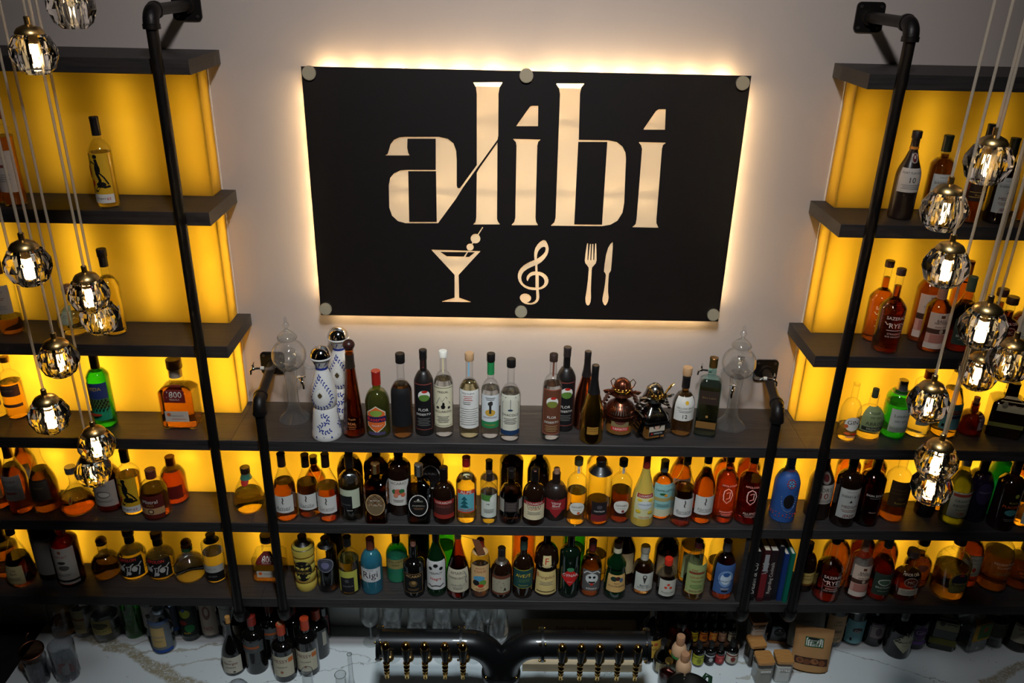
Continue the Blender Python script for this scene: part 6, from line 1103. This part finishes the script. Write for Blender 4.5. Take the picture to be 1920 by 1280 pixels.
COPR = M('copper_wire', (150, 92, 66), .3, metal=1.0); MESH = thin('strainer_mesh', (.42,.30,.22)); 
st = empty('cocktail_strainer', (r.location.x-.012, r.location.y+.012, ZC+.133)); st.rotation_euler = (math.radians(12), math.radians(6), 0)
m = MB(); m.lathe([(.043+.0028*math.cos(a), .0028*math.sin(a)+.012) for a in [2*PI*i/8 for i in range(8)]], COPR, 36, closed=True); m.obj('rim', st)
m = MB(); m.lathe([(.042,.011),(.034,-.008),(.020,-.022),(.0001,-.028)], MESH, 28); m.obj('mesh_bowl', st)
m = MB(); m.tube([(-.030,.030,.013),(-.045,.055,.018),(-.040,.068,.020)], .0018, COPR, 8); m.obj('hook', st); tag(st, 'copper rimmed mesh strainer lying on the short glass, bottom left corner', 'strainer')
r = vessel('mixing_glass', 118, 1284, .048, .165, 'tall cut crystal mixing glass with red and white napkin inside, bottom left', 'mixing glass', 12)
m = MB(); rd_ = paper((170, 36, 34)); wt = paper((180, 176, 168))
for k_, (a, c_) in enumerate(((0, rd_), (1.9, wt), (3.6, rd_), (5.0, wt))):
    x, y = .018*math.cos(a), .018*math.sin(a)
    m.add([(x-.014, y-.003, .05), (x+.012, y+.006, .05), (x+.016, y+.002, .085+.008*k_), (x-.006, y-.006, .10), (x-.016, y, .078)], [(0, 1, 2, 3, 4)], c_, False)
    m.add([(x-.014, y-.0015, .05), (x+.012, y+.0075, .05), (x+.016, y+.0035, .085+.008*k_), (x-.006, y-.0045, .10), (x-.016, y+.0015, .078)], [(4, 3, 2, 1, 0)], c_, False)
nb = m.obj('paper_napkin'); nb.location = (r.location.x, r.location.y, ZC-.03); tag(nb, 'crumpled red and white paper inside the tall mixing glass', 'napkin')
# wood topped bottles
for (px, py, tp, g, d_) in ((1270, 1272, .20, (60, 130, 60), 'round pale wooden topped bottle with a green band, rear one beside the steel pot'), (1279, 1297, .175, (150, 130, 100), 'round pale wooden topped bottle, front one beside the steel pot')):
    p = at_z(px, py, ZC); r = empty('wooden_top_bottle', (p.x, p.y+.028, ZC)); R = .030; LW = M('light_turned_wood', (196, 156, 120), .55)
    m = MB(); m.lathe([(.0001,.001),(R*.95,.001),(R,.006),(R,tp*.55),(R*.99,tp*.56)], thin('frosted_bottle', (.72,.74,.70)), 28); m.obj('glass_body', r)
    m = MB(); m.lathe([(R*1.01,tp*.50),(R*1.01,tp*.55)], paper(g), 28); m.obj('band', r)
    m = MB(); m.lathe([(R*1.0,tp*.562),(R*1.03,tp*.60),(R*1.0,tp*.68),(R*.8,tp*.76),(R*.58,tp*.795)], LW, 28); m.obj('wooden_shoulder', r)
    m = MB(); m.lathe([(R*.54,tp*.797),(R*.57,tp*.82),(R*.57,tp*.985),(R*.54,tp),(.0001,tp)], M('turned_wood_cap', (170, 124, 90), .55), 24); m.obj('stopper', r); tag(r, d_, 'bottle')
# steel pot
p = at_z(1282, 1262, ZC+.10); r = empty('steel_pot', (p.x+.005, p.y-.085, ZC)); SS = M('brushed_steel', (120, 118, 114), .28, metal=1.0); R = .088
m = MB(); m.lathe([(.0001,.001),(R*.92,.001),(R*.97,.006),(R*.98,.098),(R*1.02,.100),(R*1.02,.103),(R*.96,.103),(R*.95,.098),(R*.93,.010),(.0001,.008)], SS, 48); m.obj('pot_body', r)
m = MB(); m.tube([(R*.75,R*.68,.095),(R*.92,R*.86,.103),(R*1.08,R*.72,.103),(R*.98,R*.40,.095)], .0085, M('dark_green_handle', (20, 50, 30), .3), 12); m.obj('handle', r)
for a in (PI/2, PI/2+.5): 
    pass
m = MB(); m.sphere((0, R*.99, .075), .005, CHROME, 10, 8); m.obj('rivet', r); tag(r, 'round stainless steel pot with green handle at the bottom edge', 'pot')
# jars with bamboo lids
BAM = M('bamboo', (176, 120, 62), .45)
def bam():
    n = BAM.node_tree.nodes; L = BAM.node_tree.links; tc = n.new('ShaderNodeTexCoord'); mp = n.new('ShaderNodeMapping'); mp.inputs['Scale'].default_value = (6, 120, 6)
    t = n.new('ShaderNodeTexNoise'); t.inputs['Scale'].default_value = 3; cr = n.new('ShaderNodeValToRGB'); cr.color_ramp.elements[0].color = (*srgb((140, 88, 40)), 1); cr.color_ramp.elements[1].color = (*srgb((206, 152, 88)), 1)
    L.new(tc.outputs['Object'], mp.inputs['Vector']); L.new(mp.outputs['Vector'], t.inputs['Vector']); L.new(t.outputs['Fac'], cr.inputs['Fac']); L.new(cr.outputs['Color'], n['Principled BSDF'].inputs['Base Color'])
bam()
JGL = thin('jar_glass', (.9, .91, .9), (.45, .46, .46))
def jar(px, py, z, s, H, fill, fh, txt, desc, lid=True, rz=0, upside=False):
    p = at_z(px, py, z+H); r = empty('storage_jar', (p.x, p.y, z), rz); h2 = s
    m = MB(); m.rbox(0, 0, .0006, H-.012, h2, h2, h2*.35, JGL, smooth=False); m.obj('jar_glass', r)
    m = MB(); m.rbox(0, 0, .003, fh, h2-.003, h2-.003, h2*.33, M('jar_contents', fill, .85), smooth=False); m.obj('contents', r)
    m = MB(); m.rbox(0, 0, H-.0115, H, h2+.001, h2+.001, h2*.36, BAM); m.obj('lid', r)
    if txt:
        m = MB(); m.box(-.020, .020, -h2-.0009, -h2-.0003, H*.55, H*.55+.009, paper((216, 212, 204))); V, F = text_shape(txt)
        m.add([(a*.034, -h2-.0012, H*.55+.0045+b2*.034) for a, b2 in V], F, paper(INK), False); m.obj('label', r)
    tag(r, desc, 'jar', 'square jars with bamboo lids')
jar(1419, 1200, ZC, .0335, .115, (60,52,44), .085, 'TEA', 'square glass jar with bamboo lid, back left of the three front jars', rz=.12)
jar(1434, 1231, ZC, .0335, .115, (150,144,132), .070, 'SUGAR MIX', 'square glass jar with greyish sugar and bamboo lid, front left', rz=.06)
jar(1470, 1229, ZC, .0335, .112, (214,212,208), .078, 'SALT', 'square glass jar with white powder and bamboo lid, front right', rz=-.02)
jar(1422, 1176, ZC, .033, .085, (70,60,50), .05, None, 'low square jar at the back holding up the white powder jar', rz=.1)
jar(1422, 1156, ZC+.0858, .033, .10, (216,214,210), .07, 'POWDERED SUGAR', 'square glass jar of white powder stacked on top of another jar, under the books', rz=.1)
p = at_z(1459, 1206, ZC); r = empty('candle_jar', (p.x, p.y+.038, ZC), -.1)
m = MB(); m.rbox(0, 0, .0006, .012, .040, .040, .012, BAM); m.obj('wooden_tray', r)
m = MB(); m.rbox(0, 0, .0125, .115, .037, .037, .008, GL['black']); m.obj('black_glass', r)
m = MB(); V, F = text_shape('BLACK SALT'); vv_ = [(.022*math.cos(a), -.0376, .060+.022*math.sin(a)) for a in [2*PI*i/24 for i in range(24)]]; m.add(vv_, [tuple(range(24))], paper((60, 58, 58)), False); m.add([(a*.032, -.0379, .060+b2*.032) for a, b2 in V], F, paper((190, 186, 176)), False)
m.add([(-.006,-.0379,.068),(.006,-.0379,.068),(0,-.0379,.076)], [(0,1,2)], paper((190,186,176)), False); m.obj('label', r); tag(r, 'square black glass jar with round grey label on a wooden tray', 'jar')
# pouches
def pouch(px, py, w_, h_, tilt, mt, desc, draws, z=ZC, th=.024, win=None):
    p = at_z(px, py, z); r = empty('stand_up_pouch', (p.x, p.y+.022, z), draws.get('rz', 0)); r.rotation_euler[0] = math.radians(-tilt); r.rotation_euler[1] = math.radians(draws.get('ry', 0)); r.location.z += .007
    nx, nz = 10, 12; V = []; F = []
    for s in (-1, 1):
        for j in range(nz+1):
            for i in range(nx+1):
                u = i/nx*2-1; v = j/nz; t = th*(1-v)**.7*(1-abs(u)**2.5)**.5+.0006; wv = .0012*math.sin(7*u+5*v)*math.sin(9*v)
                V.append((u*w_/2*(1-.03*math.sin(PI*v)), s*t+wv, .0006+v*h_+(.006*u*u*(1-v) if j == 0 else 0)))
    N = (nx+1)*(nz+1)
    for s in (0, 1):
        for j in range(nz):
            for i in range(nx):
                a = s*N+j*(nx+1)+i; f = (a, a+1, a+nx+2, a+nx+1); F.append(f if s == 0 else f[::-1])
    ed = [j*(nx+1) for j in range(nz+1)]; ed2 = [j*(nx+1)+nx for j in range(nz+1)]; tp = [nz*(nx+1)+i for i in range(nx+1)]; bt = list(range(nx+1))
    for L_ in (ed, ed2, tp, bt):
        for a, b2 in zip(L_, L_[1:]): F.append((a, b2, b2+N, a+N))
    m = MB(); m.add(V, F, mt); m.obj('bag', r)
    def P(u, v, off):   # u in metres from centre
        uu = max(-1, min(1, u/(w_/2))); t = th*(1-v/h_)**.7*(1-abs(uu)**2.5)**.5+.0006; return (u, -t+.0012*math.sin(7*uu+5*v/h_)*math.sin(9*v/h_)-off-.0016, v)
    m = MB()
    for e in draws['d']:
        if e[0] == 'p':
            _, u0, u1, v0, v1, c_ = e; n_ = 8; VV = [P(u0+(u1-u0)*i/n_, (v0+(v1-v0)*k/6), 0) for k in range(7) for i in range(n_+1)]
            m.add(VV, [(k*(n_+1)+i, k*(n_+1)+i+1, (k+1)*(n_+1)+i+1, (k+1)*(n_+1)+i) for k in range(6) for i in range(n_)], paper(c_))
        elif e[0] == 't': VT, FT = text_shape(e[1]); m.add([P(e[2]+a*e[4], e[3]+b2*e[4], .0010) for a, b2 in VT], FT, paper(e[5]), False)
        elif e[0] == 'o': VT = [P(e[1], e[2], .0006)]+[P(e[1]+e[3]*math.cos(a), e[2]+e[4]*math.sin(a), .0006) for a in [2*PI*i/16 for i in range(16)]]; m.add(VT, [(0, 1+i, 1+(i+1) % 16) for i in range(16)], paper(e[5]), False)
    m.obj('label', r); tag(r, desc, 'pouch')
KR = M('kraft_paper', (160, 118, 72), .75, bump=.3, bscale=40); SV = M('pale_grey_foil', (150, 144, 130), .5, bump=.3, bscale=40); WS = M('silver_foil', (150, 156, 164), .35, metal=.4)
pouch(1518, 1264, .155, .185, 16, KR, 'brown kraft pouch with small green framed label and clear window of dried citrus', dict(rz=-.14, ry=3, d=[('p',-.034,.040,.105,.145,(40,80,50)),('p',-.030,.036,.109,.141,(206,206,196)),('o',0,.139,.022,.006,(24,30,26)),('t','DEHYDRATED',.003,.129,.045,INK),('t','Lime Wheels',.003,.120,.045,INK),('p',-.066,.066,.030,.060,(60,38,28)),('o',-.045,.045,.014,.012,(120,76,46)),('o',-.018,.042,.015,.012,(100,60,38)),('o',.012,.046,.016,.012,(130,84,50)),('o',.042,.043,.014,.012,(110,66,40)),('o',.012,.046,.010,.008,(90,54,34)),('o',-.045,.045,.008,.007,(90,54,34))]))
pouch(1511, 1220, .150, .165, 14, SV, 'pale grey pouch with black lettering standing behind the kraft pouch', dict(rz=-.08, d=[('t',"ANTHONY'S",-.02,.118,.085,INK)]))
pouch(1510, 1192, .145, .175, 10, WS, 'silver-white pouch standing at the back under the right shelf', dict(rz=-.05, d=[('t','Organic',-.01,.10,.06,GY),('t','Premium',.02,.085,.07,INK)]))
# ---------------- books on the lowest right shelf ----------------
BOOKS = [(.947,.030,.235,.17,(22,20,22),(206,202,192),'Death & Co','black book with white script on its spine, leftmost and largest',(200,196,186)),
 (.984,.024,.245,.175,(60,20,24),(196,186,160),'MEEHANS','book with dark red lower spine and silver picture, second from left',None),
 (1.014,.028,.240,.17,(36,22,26),(196,190,176),'Regarding Cocktails','very dark maroon book with pale spine lettering, third from left',(190,180,170)),
 (1.040,.017,.255,.165,(24,24,30),(150,146,136),None,'thin black book between the maroon and the teal ones',None),
 (1.061,.017,.225,.17,(26,52,110),(196,190,170),None,'thin blue book left of the teal one',None),
 (1.080,.015,.235,.18,(10,100,80),(206,200,180),None,'teal green book, rightmost with bright green spine',None),
 (.923,.013,.225,.16,(26,24,24),(150,140,120),None,'narrow black book against the divider board',None)]
for (bx, th, hh, dp, cc, pg, tx, d_, tc_) in BOOKS:
    r = empty('book', (bx, -DEP+.030+dp/2 if cc != (10,100,80) else -DEP+.008+dp/2, Z6+.0004)); r.rotation_euler = (0, math.radians(0), 0)
    if r.location.y+dp/2 > -PAN-.003: r.location.y = -PAN-.003-dp/2
    hh = min(hh, Z5-TH-Z6-.02); cv = M('book_cover', cc, .45)
    m = MB(); m.box(-th/2, th/2, -dp/2, -dp/2+.002, 0, hh, cv); m.box(-th/2, -th/2+.002, -dp/2+.002, dp/2, 0, hh, cv); m.box(th/2-.002, th/2, -dp/2+.002, dp/2, 0, hh, cv); m.obj('cover', r)
    m = MB(); m.box(-th/2+.0022, th/2-.0022, -dp/2+.0022, dp/2-.003, .003, hh-.004, M('book_pages', pg, .85)); m.obj('pages', r)
    if tx:
        m = MB(); V, F = text_shape(tx); m.add([(-b2*hh*.62, -dp/2-.0004, hh*.46+a*hh*.62) for a, b2 in V], [f for f in F], paper(tc_ or (150,146,140)), False)
        if tx == 'MEEHANS': m.box(-th*.35, th*.35, -dp/2-.0008, -dp/2-.0004, hh*.60, hh*.92, paper((150, 150, 150))); m.box(-th*.5, th*.5, -dp/2-.0006, -dp/2-.0003, .02, hh*.55, paper((110, 24, 30)))
        m.obj('spine_lettering', r)
    tag(r, d_, 'book', 'books standing by the divider')
# ---------------- pendant lamps ----------------
CRY = M('faceted_crystal', (252, 250, 246), 0.0, trans=1.0, ior=1.45)
GLOW = M('glowing_filament', (255, 200, 120), 0.5, emit=(1, 0.72, 0.36), es=75.0)
CORD = thin('clear_cord', (0.78, 0.72, 0.62), (0.4, 0.36, 0.3), 0.2, diff=.45)
def crystal_mesh():
    m = MB(); n = 14; R_ = 0.05
    rings = [(0.021, 0.040), (0.036, 0.0315), (0.0475, 0.010), (0.0485, -0.008), (0.038, -0.034), (0.024, -0.0455)]
    vs_ = []
    for j, (r, z) in enumerate(rings):
        for i in range(n):
            a = 2*PI*(i+0.5*(j % 2))/n; vs_.append((r*math.cos(a), r*math.sin(a), z))
    fs = []
    for j in range(len(rings)-1):
        for i in range(n):
            a, b2 = j*n+i, j*n+(i+1) % n; c, d = a+n, b2+n
            if j % 2 == 0: fs += [(a, c, b2), (b2, c, d)]
            else: fs += [(a, c, d), (a, d, b2)]
    # inner bore
    o0 = len(vs_); bore = [(0.016, -0.0455), (0.0185, -0.03), (0.0185, 0.03), (0.012, 0.040)]
    for (r0, z) in bore:
        for i in range(n):
            r = r0*(1.08 if i % 2 else 0.90)
            a = 2*PI*(i+0.5)/n; vs_.append((r*math.cos(a), r*math.sin(a), z))
    k = (len(rings)-1)*n
    for i in range(n): fs.append((k+i, o0+i, o0+(i+1) % n, k+(i+1) % n))
    for j in range(len(bore)-1):
        for i in range(n):
            a, b2 = o0+j*n+i, o0+j*n+(i+1) % n; fs.append((a, a+n, b2+n, b2))
    k2 = o0+(len(bore)-1)*n
    for i in range(n): fs.append((i, (i+1) % n, k2+(i+1) % n, k2+i))
    m.add(vs_, fs, CRY, False); return m
def pendant(p, rz, label, group):
    r = empty('pendant_lamp', p, rz)
    crystal_mesh().obj('crystal_globe', r, autos=False)
    m = MB(); m.lathe([(0.030, 0.036), (0.0295, 0.040), (0.024, 0.048), (0.014, 0.053), (0.0065, 0.055), (0.0065, 0.070), (0.005, 0.0715), (0.0001, 0.0715)], BRASS, 24)
    cp = m.obj('cap', r)
    m = MB(); m.lathe([(0.0115, 0.012), (0.0115, 0.0355), (0.0001, 0.036)], BRASS, 16); sk = m.obj('bulb_socket', r)
    m = MB(); m.lathe([(0.0001, -0.026), (0.0045, -0.025), (0.007, -0.019), (0.007, 0.007), (0.005, 0.0118)], GLOW, 12); m.obj('bulb', sk)
    m = MB(); m.cyl((0, 0, 0.0716), (0, 0, CEIL-p[2]-0.0005), 0.0032, CORD, 10); m.obj('cord', cp)
    tag(r, label, 'pendant lamp', group)
LAMPS = [(133,10,88,'cut crystal pendant lamp cut off by the top edge, highest of the left cluster'),
 (63,97,86,'crystal pendant lamp against the grey wall over the top left shelf'),
 (52,495,85,'crystal pendant lamp hanging in front of the second left amber box, leftmost one there'),
 (167,550,76,'crystal pendant lamp overlapping the slim clear bottle, upper of the touching pair on the left'),
 (187,592,72,'crystal pendant lamp just below another one beside the slim clear bottle on the left'),
 (110,672,74,'crystal pendant lamp across the third left shelf front, left of the green bottle'),
 (92,777,75,'crystal pendant lamp hanging left of the green bottle on the long shelf'),
 (181,832,68,'crystal pendant lamp over the long shelf edge below the green bottle, left cluster'),
 (175,880,66,'crystal pendant lamp hanging lowest in the left cluster, before the cognac decanter'),
 (1853,303,88,'crystal pendant lamp hanging highest in the right cluster, between sherry bottles'),
 (1770,392,86,'crystal pendant lamp in front of the second right shelf edge, leftmost up there'),
 (1774,498,85,'crystal pendant lamp hanging above the pink label whiskey bottles on the right'),
 (1843,612,87,'crystal pendant lamp level with the third right shelf, before the square whiskey'),
 (1835,697,72,'crystal pendant lamp squeezed between two others under the third right shelf'),
 (1893,676,82,'crystal pendant lamp nearest the right edge of the picture'),
 (1741,753,78,'crystal pendant lamp in front of the clear gin bottle with red cap'),
 (1756,862,78,'crystal pendant lamp on the long shelf front at right, upper of a touching pair'),
 (1747,910,75,'crystal pendant lamp hanging lowest in the right cluster, left of the absinthe')]
for i, (px, py, dpx, lb) in enumerate(LAMPS):
    p = CAM + ray(px, py)*(FPX*0.0985/dpx)
    pendant(p, i*0.7, lb, 'crystal pendant lamps of the %s cluster' % ('left' if px < 900 else 'right'))
for x, lb, y in ((-1.08, 'brass ceiling plate that the left crystal lamps hang from', -0.87), (1.04, 'brass ceiling plate that the right crystal lamps hang from', -1.0)):
    m = MB(); m.lathe([(0.26, -0.022), (0.26, -0.0006)], BRASS, 40, (x, y, CEIL)); tag(m.obj('ceiling_canopy'), lb, 'ceiling plate')
